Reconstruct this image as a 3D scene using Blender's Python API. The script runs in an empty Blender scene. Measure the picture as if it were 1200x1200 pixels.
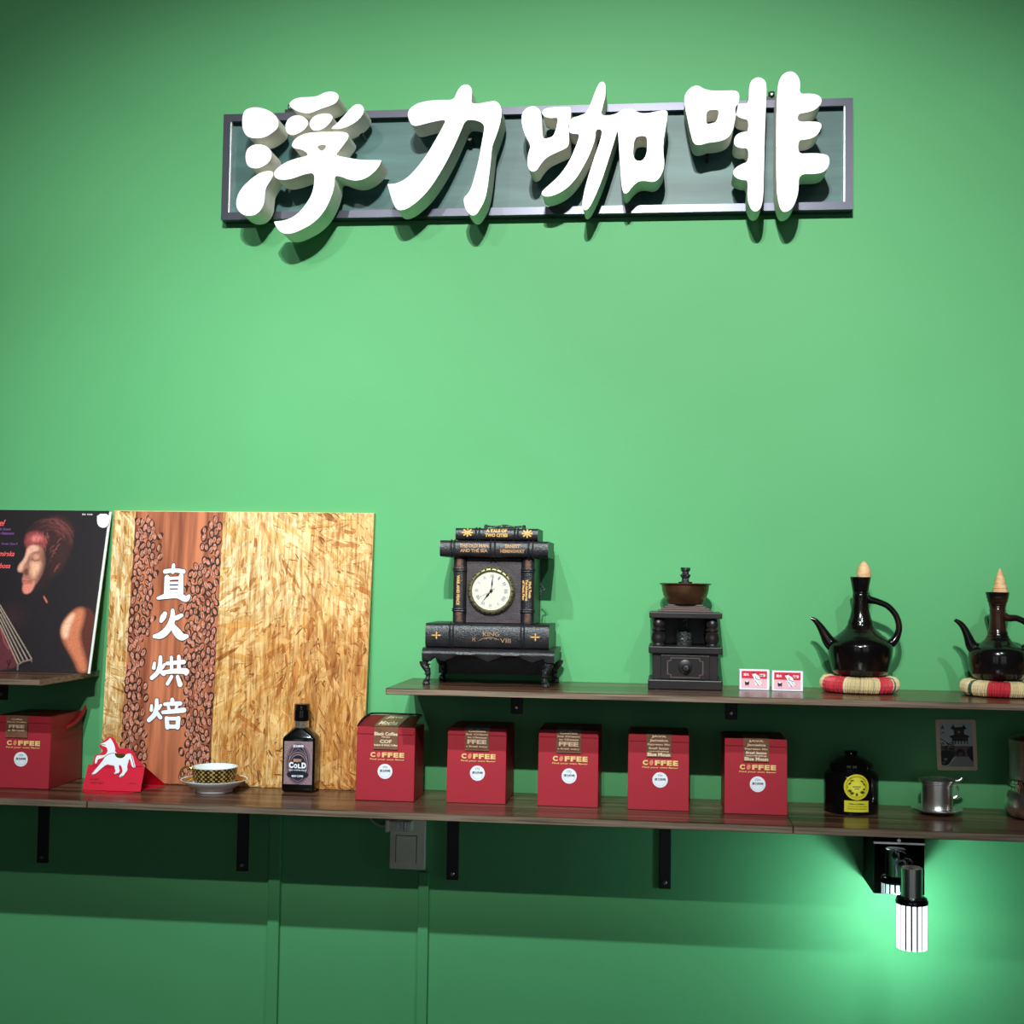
import bpy, bmesh, math, random
import numpy as np
from mathutils import Vector, Matrix
random.seed(7); RNG = np.random.RandomState(7)
C = bpy.context.scene.collection
sc = bpy.context.scene
PI = math.pi

# ------------------------------------------------------------------ camera
YAW, PITCH, ROLL, FPX = .11519103, .05178069, .01524695, 1541.24
CAM = Vector((0, -2.5, 1.5))
cy, sy, cp, sp, cr, sr = math.cos(YAW), math.sin(YAW), math.cos(PITCH), math.sin(PITCH), math.cos(ROLL), math.sin(ROLL)
_F = Vector((-sy*cp, cy*cp, sp)); _r = Vector((cy, sy, 0)); _u = _r.cross(_F)
_R = cr*_r + sr*_u; _U = -sr*_r + cr*_u
cd = bpy.data.cameras.new('camera'); cam = bpy.data.objects.new('camera', cd); C.objects.link(cam)
cd.sensor_width = 36; cd.lens = FPX/1200*36; cd.clip_start = .05; cd.clip_end = 50
cam.matrix_world = Matrix(((_R.x, _U.x, -_F.x, CAM.x), (_R.y, _U.y, -_F.y, CAM.y), (_R.z, _U.z, -_F.z, CAM.z), (0, 0, 0, 1)))
sc.camera = cam

# ------------------------------------------------------------------ light
sc.view_settings.view_transform = 'Standard'; sc.view_settings.look = 'None'
sc.view_settings.gamma = 1; sc.view_settings.exposure = 0.0; sc.view_settings.use_curve_mapping = False
w = bpy.data.worlds.new('world'); sc.world = w; w.use_nodes = True
w.node_tree.nodes['Background'].inputs[0].default_value = (.75, .9, .85, 1)
w.node_tree.nodes['Background'].inputs[1].default_value = .01
def spot(x, y, z, tx, tz, watt, cone=62, rad=.035, col=(1, .97, .92), blend=1.0, wide=1.0):
    l = bpy.data.lights.new('ceiling_spot', 'SPOT'); l.energy = watt; l.spot_size = math.radians(cone); l.spot_blend = blend
    l.shadow_soft_size = rad; l.color = col
    o = bpy.data.objects.new('ceiling_spot', l); C.objects.link(o); o.location = (x, y, z)
    o.rotation_euler = (Vector((tx, 0, tz)) - o.location).to_track_quat('-Z', 'Y').to_euler()
    o.scale = (wide, 1, 1)     # oval beam
LCOL = (.97, 1.0, .97)
COOL = (.80, 1.0, 1.06)
spot(-.07, -3.1, 3.1, -.12, 1.92, 425, 35.5, .018, col=LCOL, wide=1.65)
spot(-.24, -3.1, 3.1, -.30, 1.92, 157, 35.5, .018, col=LCOL, wide=1.65)
spot(-1.15, -3.1, 3.1, -1.25, 1.90, 95, 48, .02, col=LCOL)
spot(.95, -3.1, 3.1, 1.0, 1.85, 14, 46, .02, col=LCOL)
spot(-.68, -2.2, 3.1, -.80, .78, 195, 52, .02, col=COOL)
spot(.72, -2.2, 3.1, .40, .78, 80, 52, .02, col=COOL)

# ------------------------------------------------------------------ pixel -> world
def ray(x, y): return _F*FPX + _R*(x-600) + _U*(600-y)
def at(x, y, Y):
    d = ray(x, y); return CAM + d*((Y-CAM.y)/d.y)
def atz(x, y, Z):
    d = ray(x, y); return CAM + d*((Z-CAM.z)/d.z)
def Z(s, ox, oy, pts): return [(ox+p[0]/s, oy+p[1]/s) + tuple(p[2:]) for p in pts]

# ------------------------------------------------------------------ materials
def lin(c): return tuple(((v/255)/12.92 if v/255 <= .04045 else ((v/255+.055)/1.055)**2.4) for v in c)
def mat(name, rgb, rough=.5, metal=0, spec=.5, noise=None, bump=None, trans=0, coat=0, emis=None, ior=1.45):
    m = bpy.data.materials.new(name); m.use_nodes = True; nt = m.node_tree; b = nt.nodes['Principled BSDF']
    c = lin(rgb) + (1,)
    b.inputs['Base Color'].default_value = c; b.inputs['Roughness'].default_value = rough
    b.inputs['Metallic'].default_value = metal; b.inputs['Specular IOR Level'].default_value = spec
    b.inputs['Transmission Weight'].default_value = trans; b.inputs['Coat Weight'].default_value = coat; b.inputs['IOR'].default_value = ior
    if emis: b.inputs['Emission Color'].default_value = lin(emis[0]) + (1,); b.inputs['Emission Strength'].default_value = emis[1]
    tc = nt.nodes.new('ShaderNodeTexCoord')
    if noise:   # (scale3, rgb2, detail, lo, hi)
        s, rgb2, det, lo, hi = noise
        mp = nt.nodes.new('ShaderNodeMapping'); mp.inputs['Scale'].default_value = s
        n = nt.nodes.new('ShaderNodeTexNoise'); n.inputs['Scale'].default_value = 1; n.inputs['Detail'].default_value = det
        r = nt.nodes.new('ShaderNodeValToRGB'); r.color_ramp.elements[0].position = lo; r.color_ramp.elements[1].position = hi
        r.color_ramp.elements[0].color = c; r.color_ramp.elements[1].color = lin(rgb2) + (1,)
        nt.links.new(tc.outputs['Object'], mp.inputs[0]); nt.links.new(mp.outputs[0], n.inputs['Vector'])
        nt.links.new(n.outputs[0], r.inputs[0]); nt.links.new(r.outputs[0], b.inputs['Base Color'])
    if bump:    # (scale, strength, distance)
        mp = nt.nodes.new('ShaderNodeMapping'); s = bump[0] if isinstance(bump[0], tuple) else (bump[0],)*3
        mp.inputs['Scale'].default_value = s
        n = nt.nodes.new('ShaderNodeTexNoise'); n.inputs['Scale'].default_value = 1; n.inputs['Detail'].default_value = 4
        bp = nt.nodes.new('ShaderNodeBump'); bp.inputs['Strength'].default_value = bump[1]; bp.inputs['Distance'].default_value = bump[2]
        nt.links.new(tc.outputs['Object'], mp.inputs[0]); nt.links.new(mp.outputs[0], n.inputs['Vector'])
        nt.links.new(n.outputs[0], bp.inputs['Height']); nt.links.new(bp.outputs[0], b.inputs['Normal'])
    return m
M = {}
M['wall'] = mat('green wall paint', (86, 161, 103), .55, spec=.25, noise=((1.2, 1, 1.6), (94, 170, 112), 5, .3, .7), bump=(90, .12, .002))
M['trim'] = mat('green painted trim', (87, 162, 105), .45, spec=.3)
M['foam'] = mat('white sign foam', (250, 247, 236), .6, noise=((40, 40, 40), (236, 230, 212), 5, .55, .8), bump=(160, .2, .001))
M['whiteface'] = mat('white acrylic face', (252, 252, 252), .35)
M['frame'] = mat('gunmetal frame', (66, 66, 76), .32, metal=.75, spec=.5)
M['bead'] = mat('bright bead', (205, 210, 212), .25, metal=.8)
M['panel'] = mat('chalky green panel', (46, 82, 80), .42, spec=.4, noise=((2.5, 4, 26), (72, 112, 108), 6, .38, .72))
M['shelfwood'] = mat('walnut laminate', (122, 84, 64), .25, spec=.38, noise=((2.2, 46, 40), (50, 32, 25), 8, .38, .64))
M['shelfedge'] = mat('walnut edge band', (142, 120, 100), .45, noise=((7, 60, 260), (90, 72, 58), 6, .4, .66))
M['blackmetal'] = mat('black powder coated steel', (14, 14, 15), .45)
M['screw'] = mat('steel screw', (150, 150, 150), .3, metal=1)
M['red'] = mat('red card', (170, 42, 54), .5, spec=.3, bump=(300, .05, .0005))
M['dred'] = mat('dark red card', (128, 22, 34), .5)
M['gold'] = mat('gold print', (238, 196, 128), .4)
M['bean'] = mat('bean orange print', (224, 128, 92), .5)
M['tape'] = mat('brown translucent tape', (112, 72, 52), .38, noise=((60, 60, 90), (134, 92, 66), 3, .3, .7))
M['tapelt'] = mat('tape lettering', (232, 205, 172), .4)
M['white'] = mat('white paper', (240, 240, 246), .5)
M['ink'] = mat('dark ink', (40, 38, 52), .5)
M['inkblue'] = mat('grey ink', (120, 120, 140), .5)
M['black'] = mat('gloss black', (9, 9, 10), .12, spec=.6)
M['matblack'] = mat('matt black', (14, 13, 14), .6)
M['leather'] = mat('black leather', (26, 27, 31), .36, spec=.6, noise=((60, 60, 60), (44, 34, 34), 5, .45, .75), bump=(420, .55, .0016))
M['leatherbrown'] = mat('worn brown leather', (112, 72, 58), .45, noise=((90, 90, 90), (50, 34, 32), 4, .35, .7), bump=(400, .4, .001))
M['clockplate'] = mat('clock face plate', (50, 40, 44), .5, noise=((60, 60, 60), (66, 56, 60), 4, .4, .7), bump=(380, .5, .0015))
M['bronze'] = mat('antique brass', (148, 138, 100), .35, metal=.7, noise=((200, 200, 200), (96, 88, 58), 3, .4, .7))
M['cream'] = mat('cream dial', (208, 203, 188), .4)
M['iron'] = mat('cast iron leg', (50, 50, 52), .4, metal=.5, noise=((220, 220, 220), (120, 120, 120), 3, .55, .7), bump=(260, .8, .003))
M['mill'] = mat('dark stained wood', (27, 23, 24), .36, spec=.5, noise=((12, 40, 40), (44, 34, 33), 5, .4, .75))
M['millhi'] = mat('worn wood edge', (86, 66, 62), .42)
M['copper'] = mat('aged copper bowl', (142, 100, 72), .3, metal=.75, noise=((18, 18, 30), (84, 58, 44), 3, .35, .7))
M['clay'] = mat('burnished black clay', (13, 10, 10), .16, spec=.6, noise=((16, 16, 9), (48, 28, 22), 3, .54, .74))
M['clay2'] = mat('burnished clay reddish neck', (18, 15, 15), .15, spec=.6, noise=((9, 9, 11), (92, 52, 36), 3, .52, .72))
M['cork'] = mat('carved tan stopper', (216, 160, 108), .6, noise=((60, 60, 160), (236, 196, 150), 4, .35, .7), bump=((90, 90, 260), .7, .003))
M['chrome'] = mat('chrome', (232, 230, 222), .08, metal=1)
M['steel'] = mat('polished steel', (244, 242, 236), .3, metal=1)
M['mirror'] = mat('black mirror', (120, 124, 124), .02, metal=1)
M['china'] = mat('white china', (236, 240, 240), .12, spec=.6)
M['goldtrim'] = mat('gold rim', (200, 160, 70), .2, metal=.9)
M['yellow'] = mat('yellow label', (222, 210, 50), .45)
M['plastic'] = mat('ivory plastic', (232, 228, 206), .35)
M['cable'] = mat('grey cable', (178, 184, 160), .4)
M['hred'] = mat('bright red card', (214, 20, 52), .45)
M['hdark'] = mat('card gold red ink', (166, 34, 40), .4)
M['bandwood'] = mat('printed red wood', (206, 122, 84), .4, noise=((60, 30, 3.6), (126, 62, 38), 7, .36, .68))
M['beanfill'] = mat('printed bean', (214, 146, 120), .4, noise=((260, 260, 260), (166, 92, 68), 3, .42, .62))
M['beandark'] = mat('printed bean outline', (52, 28, 22), .4)  # dark print colour of the bean outlines, gaps and creases
M['glyphline'] = mat('printed glyph outline', (84, 44, 26), .4)
M['glyph'] = mat('printed glyph white', (246, 246, 252), .4)
M['floor'] = mat('grey floor tile', (44, 41, 39), .35)
M['dark'] = mat('dark ceiling', (22, 23, 23), .8)
M['greywall'] = mat('charcoal wall', (52, 55, 54), .7)
M['palewall'] = mat('pale plaster wall', (205, 203, 196), .7)
M['amber'] = mat('clear glass neck', (235, 225, 200), .02, trans=.9)
M['bulb'] = mat('lit lamp tube', (255, 255, 255), .4, emis=((236, 250, 255), 2.6))
M['bulbcore'] = mat('lamp core', (14, 20, 40), .7, spec=0)

def attr_mat(name, rough=.45, streak=None):
    m = bpy.data.materials.new(name); m.use_nodes = True; nt = m.node_tree; b = nt.nodes['Principled BSDF']
    a = nt.nodes.new('ShaderNodeAttribute'); a.attribute_name = 'Col'; b.inputs['Roughness'].default_value = rough
    b.inputs['Specular IOR Level'].default_value = .3
    nt.links.new(a.outputs['Color'], b.inputs['Base Color'])
    return m
M['print'] = attr_mat('printed picture', .4)
M['strand'] = attr_mat('wood strands', .5)

# ------------------------------------------------------------------ mesh helpers
def link(name, me, m, parent=None):
    o = bpy.data.objects.new(name, me); C.objects.link(o)
    if m is not None:
        for mm in (m if isinstance(m, (list, tuple)) else [m]): me.materials.append(mm)
    if parent is not None:
        o.parent = parent; o.matrix_parent_inverse = PINV.get(parent.name, Matrix.Identity(4))
    return o
PINV = {}
def obj(name, bm, m, parent=None, smooth=False, recalc=True):
    if recalc: bmesh.ops.recalc_face_normals(bm, faces=bm.faces)
    me = bpy.data.meshes.new(name); bm.to_mesh(me); bm.free()
    if smooth:
        me.polygons.foreach_set('use_smooth', [True]*len(me.polygons))
        if hasattr(me, 'set_sharp_from_angle'): me.set_sharp_from_angle(angle=math.radians(38))
    return link(name, me, m, parent)
def thing(name, label, cat, loc=(0, 0, 0), group=None):
    o = bpy.data.objects.new(name, None); C.objects.link(o); o.location = loc; o.empty_display_size = .02
    PINV[o.name] = Matrix.Translation(-Vector(loc))
    return tag(o, label, cat, group)
def tag(o, label, cat, group=None):
    o['label'] = label; o['category'] = cat
    if group: o['group'] = group
    return o
def dup(root, delta, label, group=None):
    r = root.copy(); C.objects.link(r); r.location = root.location + Vector(delta); r['label'] = label
    if group: r['group'] = group
    def rec(src, dst):
        for ch in list(src.children):
            c = ch.copy(); C.objects.link(c); c.parent = dst; rec(ch, c)
    rec(root, r)
    return r
def B(): return bmesh.new()
def box(bm, x0, x1, y0, y1, z0, z1, bev=0, mi=0):
    r = bmesh.ops.create_cube(bm, size=1)
    for v in r['verts']:
        v.co = Vector(((x0+x1)/2 + v.co.x*(x1-x0), (y0+y1)/2 + v.co.y*(y1-y0), (z0+z1)/2 + v.co.z*(z1-z0)))
    fs = {f for v in r['verts'] for f in v.link_faces}
    if mi:
        for f in fs: f.material_index = mi
    if bev > 0:
        es = {e for v in r['verts'] for e in v.link_edges}
        bmesh.ops.bevel(bm, geom=list(es), offset=bev, segments=2, affect='EDGES', profile=.5)
def lathe(bm, prof, c, n=40, axis='Z', cap=True, squash=None):
    """prof: (radius, height) bottom to top"""
    rings = []
    for r, h in prof:
        ring = []
        for i in range(n):
            a = 2*PI*i/n; x, y = r*math.cos(a), r*math.sin(a)
            if axis == 'Z': p = (c[0]+x, c[1]+y, c[2]+h)
            elif axis == 'Y': p = (c[0]+x, c[1]+h, c[2]+y)
            else: p = (c[0]+h, c[1]+x, c[2]+y)
            ring.append(bm.verts.new(p))
        rings.append(ring)
    for a, b in zip(rings, rings[1:]):
        for i in range(n): bm.faces.new((a[i], a[(i+1) % n], b[(i+1) % n], b[i]))
    if cap:
        bm.faces.new(rings[0][::-1]); bm.faces.new(rings[-1])
def cr_path(pts, n=6):
    """Catmull-Rom through points of any dimension"""
    P = [np.array(p, float) for p in pts]; P = [2*P[0]-P[1]] + P + [2*P[-1]-P[-2]]; out = []
    for i in range(1, len(P)-2):
        for k in range(n):
            t = k/n; a, b, c, d = P[i-1:i+3]
            out.append(.5*((2*b)+(-a+c)*t+(2*a-5*b+4*c-d)*t*t+(-a+3*b-3*c+d)*t**3))
    out.append(P[-2]); return out
def tube(bm, pts, n=10, cap=True, smooth=6, flat=1.0):
    """pts: (x,y,z,r)"""
    pts = cr_path(pts, smooth) if smooth > 1 else [np.array(p, float) for p in pts]
    rings = []; prev = None
    for i, p in enumerate(pts):
        d = Vector(pts[min(i+1, len(pts)-1)][:3]-pts[max(i-1, 0)][:3]).normalized()
        if prev is None:
            up = Vector((0, 1, 0)) if abs(d.y) < .9 else Vector((1, 0, 0)); s = d.cross(up).normalized()
        else: s = (prev - d*prev.dot(d)).normalized()
        prev = s; t = d.cross(s)
        rings.append([bm.verts.new(Vector(p[:3]) + s*(p[3]*math.cos(2*PI*k/n)) + t*(p[3]*flat*math.sin(2*PI*k/n))) for k in range(n)])
    for a, b in zip(rings, rings[1:]):
        for i in range(n): bm.faces.new((a[i], a[(i+1) % n], b[(i+1) % n], b[i]))
    if cap: bm.faces.new(rings[0][::-1]); bm.faces.new(rings[-1])
def chaikin(pts, it=2):
    pts = [tuple(p) for p in pts]
    for _ in range(it):
        out = []
        for a, b in zip(pts, pts[1:]+pts[:1]):
            if a == b: out.append(a); continue
            out += [(.75*a[0]+.25*b[0], .75*a[1]+.25*b[1]), (.25*a[0]+.75*b[0], .25*a[1]+.75*b[1])]
        pts = out
    res = []
    for p in pts:
        if not res or (abs(p[0]-res[-1][0])+abs(p[1]-res[-1][1])) > 1e-6: res.append(p)
    return res
from mathutils.geometry import tessellate_polygon
def extrude_poly(bm, loops, f, h0, h1, side=1, front=0):
    """loops: list of 2-D outlines (first outer, others holes); f(u,v,h) -> point"""
    tri = tessellate_polygon([[Vector((p[0], p[1], 0)) for p in L] for L in loops])
    flat = [p for L in loops for p in L]
    a = [bm.verts.new(f(p[0], p[1], h1)) for p in flat]; b = [bm.verts.new(f(p[0], p[1], h0)) for p in flat]
    for t in tri:
        try:
            F1 = bm.faces.new([a[i] for i in t]); F1.material_index = front
            bm.faces.new([b[i] for i in reversed(t)]).material_index = side
        except ValueError: pass
    k = 0
    for L in loops:
        n = len(L)
        for i in range(n):
            j = (i+1) % n
            bm.faces.new((a[k+i], a[k+j], b[k+j], b[k+i])).material_index = side
        k += n
def flat_poly(bm, pts, f, h, mi=0):
    tri = tessellate_polygon([[Vector((p[0], p[1], 0)) for p in pts]])
    a = [bm.verts.new(f(p[0], p[1], h)) for p in pts]
    for t in tri:
        try: bm.faces.new([a[i] for i in t]).material_index = mi
        except ValueError: pass
def disc(bm, cx, cy_, rx, ry, f, h, n=24, mi=0, rot=0):
    pts = []
    for i in range(n):
        a = 2*PI*i/n; x, y = rx*math.cos(a), ry*math.sin(a)
        pts.append(bm.verts.new(f(cx+x*math.cos(rot)-y*math.sin(rot), cy_+x*math.sin(rot)+y*math.cos(rot), h)))
    bm.faces.new(pts).material_index = mi
_bk = [0]
def brush(bm, pts, f, h, mi=0, grow=0, n=4):
    """thick 2-D stroke with round ends, pts (u,v,width)"""
    P = cr_path(pts, n) if len(pts) > 2 else [np.array(p, float) for p in pts]
    for p in P:
        _bk[0] = (_bk[0]+1) % 60; disc(bm, p[0], p[1], p[2]/2+grow, p[2]/2+grow, f, h+_bk[0]*2.5e-6, 14, mi)
    for a, b in zip(P, P[1:]):
        d = b[:2]-a[:2]; L = np.hypot(*d)
        if L < 1e-9: continue
        nn = np.array([-d[1], d[0]])/L; wa, wb = a[2]/2+grow, b[2]/2+grow
        q = [a[:2]+nn*wa, b[:2]+nn*wb, b[:2]-nn*wb, a[:2]-nn*wa]
        _bk[0] = (_bk[0]+1) % 60
        bm.faces.new([bm.verts.new(f(x, y, h+_bk[0]*2.5e-6)) for x, y in q]).material_index = mi
_tc = {}
def text_data(body, bold=0, res=3):
    k = (body, bold, res)
    if k not in _tc:
        c = bpy.data.curves.new('t', 'FONT'); c.body = body; c.size = 1; c.offset = bold; c.resolution_u = res; c.fill_mode = 'FRONT'
        o = bpy.data.objects.new('t', c); C.objects.link(o)
        dg = bpy.context.evaluated_depsgraph_get(); me = bpy.data.meshes.new_from_object(o.evaluated_get(dg))
        vs = [tuple(v.co[:2]) for v in me.vertices]; fs = [tuple(p.vertices) for p in me.polygons]
        bpy.data.objects.remove(o); bpy.data.curves.remove(c); bpy.data.meshes.remove(me)
        x0, x1 = min(v[0] for v in vs), max(v[0] for v in vs); y0, y1 = min(v[1] for v in vs), max(v[1] for v in vs)
        _tc[k] = ([((x-x0)/(x1-x0)-.5, (y-y0)/(y1-y0)-.5) for x, y in vs], fs, (x1-x0)/(y1-y0))
    return _tc[k]
def text(bm, body, cx, cy_, wd, ht, f, h, mi=0, bold=0, rot=0, flipv=False, shear=0, clip=None):
    """text fitted into a wd x ht box centred at (cx, cy_)"""
    vs, fs, asp = text_data(body, bold)
    if wd is None: wd = abs(ht)*asp
    if ht is None: ht = wd/asp
    c, s = math.cos(rot), math.sin(rot); vv = []; uv = []
    for x, y in vs:
        x, y = x*wd + shear*y*ht, y*ht*(-1 if flipv else 1)
        u, v = cx+x*c-y*s, cy_+x*s+y*c
        if clip: u = min(max(u, clip[0]), clip[1])
        uv.append((u, v)); vv.append(bm.verts.new(f(u, v, h)))
    for t in fs:
        if clip and len({uv[i][0] for i in t}) == 1: continue
        try: bm.faces.new([vv[i] for i in t]).material_index = mi
        except ValueError: pass

class Canvas:
    """a small vector painter: colours kept per grid vertex of a flat printed mesh"""
    def __init__(s, w, h, nx, ny, bg):
        s.w, s.h, s.nx, s.ny = w, h, nx, ny
        s.X, s.Y = np.meshgrid(np.linspace(0, w, nx), np.linspace(0, h, ny)); s.c = np.zeros((ny, nx, 3)) + np.array(lin(bg))
    def mask(s, pts, soft):
        P = np.array(pts, float); n = len(P); d2 = np.full(s.X.shape, 1e18); ins = np.zeros(s.X.shape, bool)
        for i in range(n):
            a, b = P[i], P[(i+1) % n]; e = b-a; L = max((e**2).sum(), 1e-12)
            t = np.clip(((s.X-a[0])*e[0]+(s.Y-a[1])*e[1])/L, 0, 1)
            d2 = np.minimum(d2, (s.X-a[0]-t*e[0])**2+(s.Y-a[1]-t*e[1])**2)
            if a[1] != b[1]:
                cond = ((a[1] > s.Y) != (b[1] > s.Y)) & (s.X < (b[0]-a[0])*(s.Y-a[1])/(b[1]-a[1])+a[0]); ins ^= cond
        d = np.sqrt(d2)*np.where(ins, -1, 1)
        return np.clip(.5-d/max(soft, 1e-6), 0, 1)
    def blend(s, m, col, al=1):
        m = (m*al)[..., None]; s.c = s.c*(1-m)+np.array(lin(col))*m
    def poly(s, pts, col, soft=1., al=1, sm=True): s.blend(s.mask(chaikin(pts, 2) if sm else pts, soft), col, al)
    def blob(s, cx, cy_, rx, ry, col, al=1, rot=0, hard=1.):
        x, y = s.X-cx, s.Y-cy_; c, q = math.cos(rot), math.sin(rot); u, v = (x*c+y*q)/rx, (-x*q+y*c)/ry
        s.blend(np.clip((1-np.sqrt(u*u+v*v))*hard, 0, 1), col, al)
    def line(s, pts, wd, col, al=1, soft=1.):
        P = np.array(pts, float); d = np.full(s.X.shape, 1e9)
        for a, b in zip(P, P[1:]):
            e = b-a; L = max((e**2).sum(), 1e-12); t = np.clip(((s.X-a[0])*e[0]+(s.Y-a[1])*e[1])/L, 0, 1)
            d = np.minimum(d, np.hypot(s.X-a[0]-t*e[0], s.Y-a[1]-t*e[1]))
        s.blend(np.clip(.5-(d-wd/2)/soft, 0, 1), col, al)
    def mesh(s, name, f, h, parent, m=None):
        """f(u,v,h) maps canvas coordinates to the place"""
        vs = [f(float(x), float(y), h) for x, y in zip(s.X.ravel(), s.Y.ravel())]; nx = s.nx
        fs = [(j*nx+i, j*nx+i+1, (j+1)*nx+i+1, (j+1)*nx+i) for j in range(s.ny-1) for i in range(nx-1)]
        me = bpy.data.meshes.new(name); me.from_pydata([tuple(v) for v in vs], [], fs)
        a = me.color_attributes.new('Col', 'FLOAT_COLOR', 'POINT'); a.data.foreach_set('color', np.concatenate([s.c.reshape(-1, 3), np.ones((len(vs), 1))], 1).ravel())
        return link(name, me, m or M['print'], parent)
def struct(name, bm, m, parent=None, smooth=False):
    o = obj(name, bm, m, parent, smooth)
    if parent is None: o['kind'] = 'structure'
    return o

# ------------------------------------------------------------------ room
bm = B(); box(bm, -3.2, 2.6, 0, .12, 0, 3.3); struct('wall_back', bm, M['wall'])
bm = B(); box(bm, -3.2, 2.6, -5.5, .12, -.1, 0); struct('floor', bm, M['floor'])
bm = B(); box(bm, -3.2, 2.6, -5.5, .12, 3.3, 3.4); struct('ceiling', bm, M['dark'])
bm = B(); box(bm, -3.3, -3.2, -5.5, .12, 0, 3.3); struct('wall_left', bm, M['greywall'])
bm = B(); box(bm, 2.6, 2.7, -5.5, .12, 0, 3.3); struct('wall_right', bm, M['greywall'])
bm = B(); box(bm, -3.2, 2.6, -5.6, -5.5, 0, 3.3); struct('wall_front', bm, M['greywall'])
M['panelglow'] = mat('added glow panel', (255, 255, 255), .5, emis=((235, 245, 255), .9))  # added glowing panels behind the camera, for streaks in the steel and faint fill
for k_, x_ in enumerate((-2.2, -1.0, .9, 1.95)):
    bm = B(); box(bm, x_-.38, x_+.38, -5.5, -5.49, .5, 2.5); gpan = struct('window_%d' % (k_+1), bm, M['panelglow'])
    bm = B()
    for a_, b_2, c_2, d_2 in ((x_-.42, x_-.38, .46, 2.54), (x_+.38, x_+.42, .46, 2.54), (x_-.38, x_+.38, .46, .5), (x_-.38, x_+.38, 2.5, 2.54), (x_-.38, x_+.38, 1.48, 1.52)): box(bm, a_, b_2, -5.5, -5.47, c_2, d_2)
    obj('window_frame', bm, M['greywall'], gpan)  # frame and crossbar made up around each added panel
ZS, ZB, ZU, ZUB = 1.0985, 1.0860, 1.3100, 1.2990      # lower shelf top/bottom, upper shelf top/bottom
def duct(name, l, r, top, bot):
    bm = B(); xl, xr = at(l, bot, -.012).x, at(r, bot, -.012).x
    box(bm, xl, xr, -.012, 0, 0, top, .0015); struct(name, bm, M['trim'])
duct('trim_1', 316.0, 329.5, ZB-.001, 957)
duct('trim_2', 490.5, 502.5, .945, 1020)

# ------------------------------------------------------------------ shelves
def plank(parent, x0, x1, zt, zb, depth=.25, y1=-.0005):
    bm = B(); box(bm, x0, x1, -depth, y1, zb, zt)
    for f in bm.faces:
        n = f.normal if f.normal.length else Vector((0, 0, 0))
        f.normal_update(); n = f.normal
        f.material_index = 0 if abs(n.z) > .5 else 1
    es = [e for e in bm.edges if abs(e.verts[0].co.y+depth) < 1e-6 and abs(e.verts[1].co.y+depth) < 1e-6]
    bmesh.ops.bevel(bm, geom=es, offset=.0008, segments=1, affect='EDGES')
    return obj('plank', bm, [M['shelfwood'], M['shelfedge']], parent)
def bracket(parent, xc, zt, leg, wdt=.022):
    bm = B()
    box(bm, xc-wdt/2, xc+wdt/2, -.005, -.0002, zt-leg, zt-.0004, .0008)
    box(bm, xc-wdt/2, xc+wdt/2, -.20, -.005, zt-.005, zt-.0004, .0008)
    b = obj('bracket', bm, M['blackmetal'], parent)
    s = B()
    for dz in (.012,):
        lathe(s, [(.0042, 0), (.0042, -.0015), (.0026, -.003)], (xc, -.005, zt-leg+dz), 14, 'Y')
    obj('screw', s, M['screw'], b, True)
low = thing('wall_shelf', 'long dark walnut lower wall shelf on black brackets, holding the red boxes', 'shelf', (0, 0, ZB))
j1, j2 = at(102, 941, -.25).x, at(929.5, 967, -.25).x
plank(low, -1.75, j1-.0006, ZS, ZB); plank(low, j1+.0006, j2-.0006, ZS, ZB); plank(low, j2+.0006, 1.15, ZS, ZB)
for x in (-1.208, -.803, -.392, .008, .72): bracket(low, x, ZB, .155)
upl = thing('wall_shelf', 'dark walnut upper wall shelf under the clock, coffee mill and clay pots', 'shelf', (0, 0, ZUB))
xu = at(452, 808, -.25).x
plank(upl, xu, 1.15, ZU, ZUB)
for x in (-.274, .128, .8): bracket(upl, x, ZUB, .052)
ull = thing('wall_shelf', 'short end of dark walnut shelf under the record sleeve at far left', 'shelf', (-1.2, 0, ZUB))
plank(ull, -1.75, at(47, 801, -.25).x, ZU, ZUB); bracket(ull, -1.304, ZUB, .052)

# ------------------------------------------------------------------ sign
sign = thing('shop_sign', 'white three-dimensional Chinese lettering on dark green framed board high on wall', 'sign', (-.26, 0, 2.2))
SX0, SX1, SZ0, SZ1 = -.871, .344, 2.199, 2.410; RW = .0145
def rail(pts, y0=-.03, y1=-.0005):
    bm = B(); extrude_poly(bm, [pts], lambda u, v, h: Vector((u, h, v)), y1, y0, 0, 0)
    bmesh.ops.bevel(bm, geom=[e for e in bm.edges if all(abs(v.co.y-y0) < 1e-6 for v in e.verts)and not len(e.link_faces) < 2 and e.calc_face_angle(0) > .5], offset=.001, segments=1, affect='EDGES')
    obj('frame_rail', bm, M['frame'], sign)
i0, i1, k0, k1 = SX0+RW, SX1-RW, SZ0+RW, SZ1-RW
rail([(SX0, SZ1), (SX1, SZ1), (i1, k1), (i0, k1)]); rail([(SX0, SZ0), (i0, k0), (i1, k0), (SX1, SZ0)])
rail([(SX0, SZ0), (SX0, SZ1), (i0, k1), (i0, k0)]); rail([(SX1, SZ0), (i1, k0), (i1, k1), (SX1, SZ1)])
for q0 in (i0, i1-.0022):
    bm = B(); box(bm, q0, q0+.0022, -.0275, -.012, k0, k1); obj('bead', bm, M['bead'], sign)
bm = B(); box(bm, i0, i1, -.012, -.001, k0, k1); obj('panel', bm, M['panel'], sign)
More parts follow.
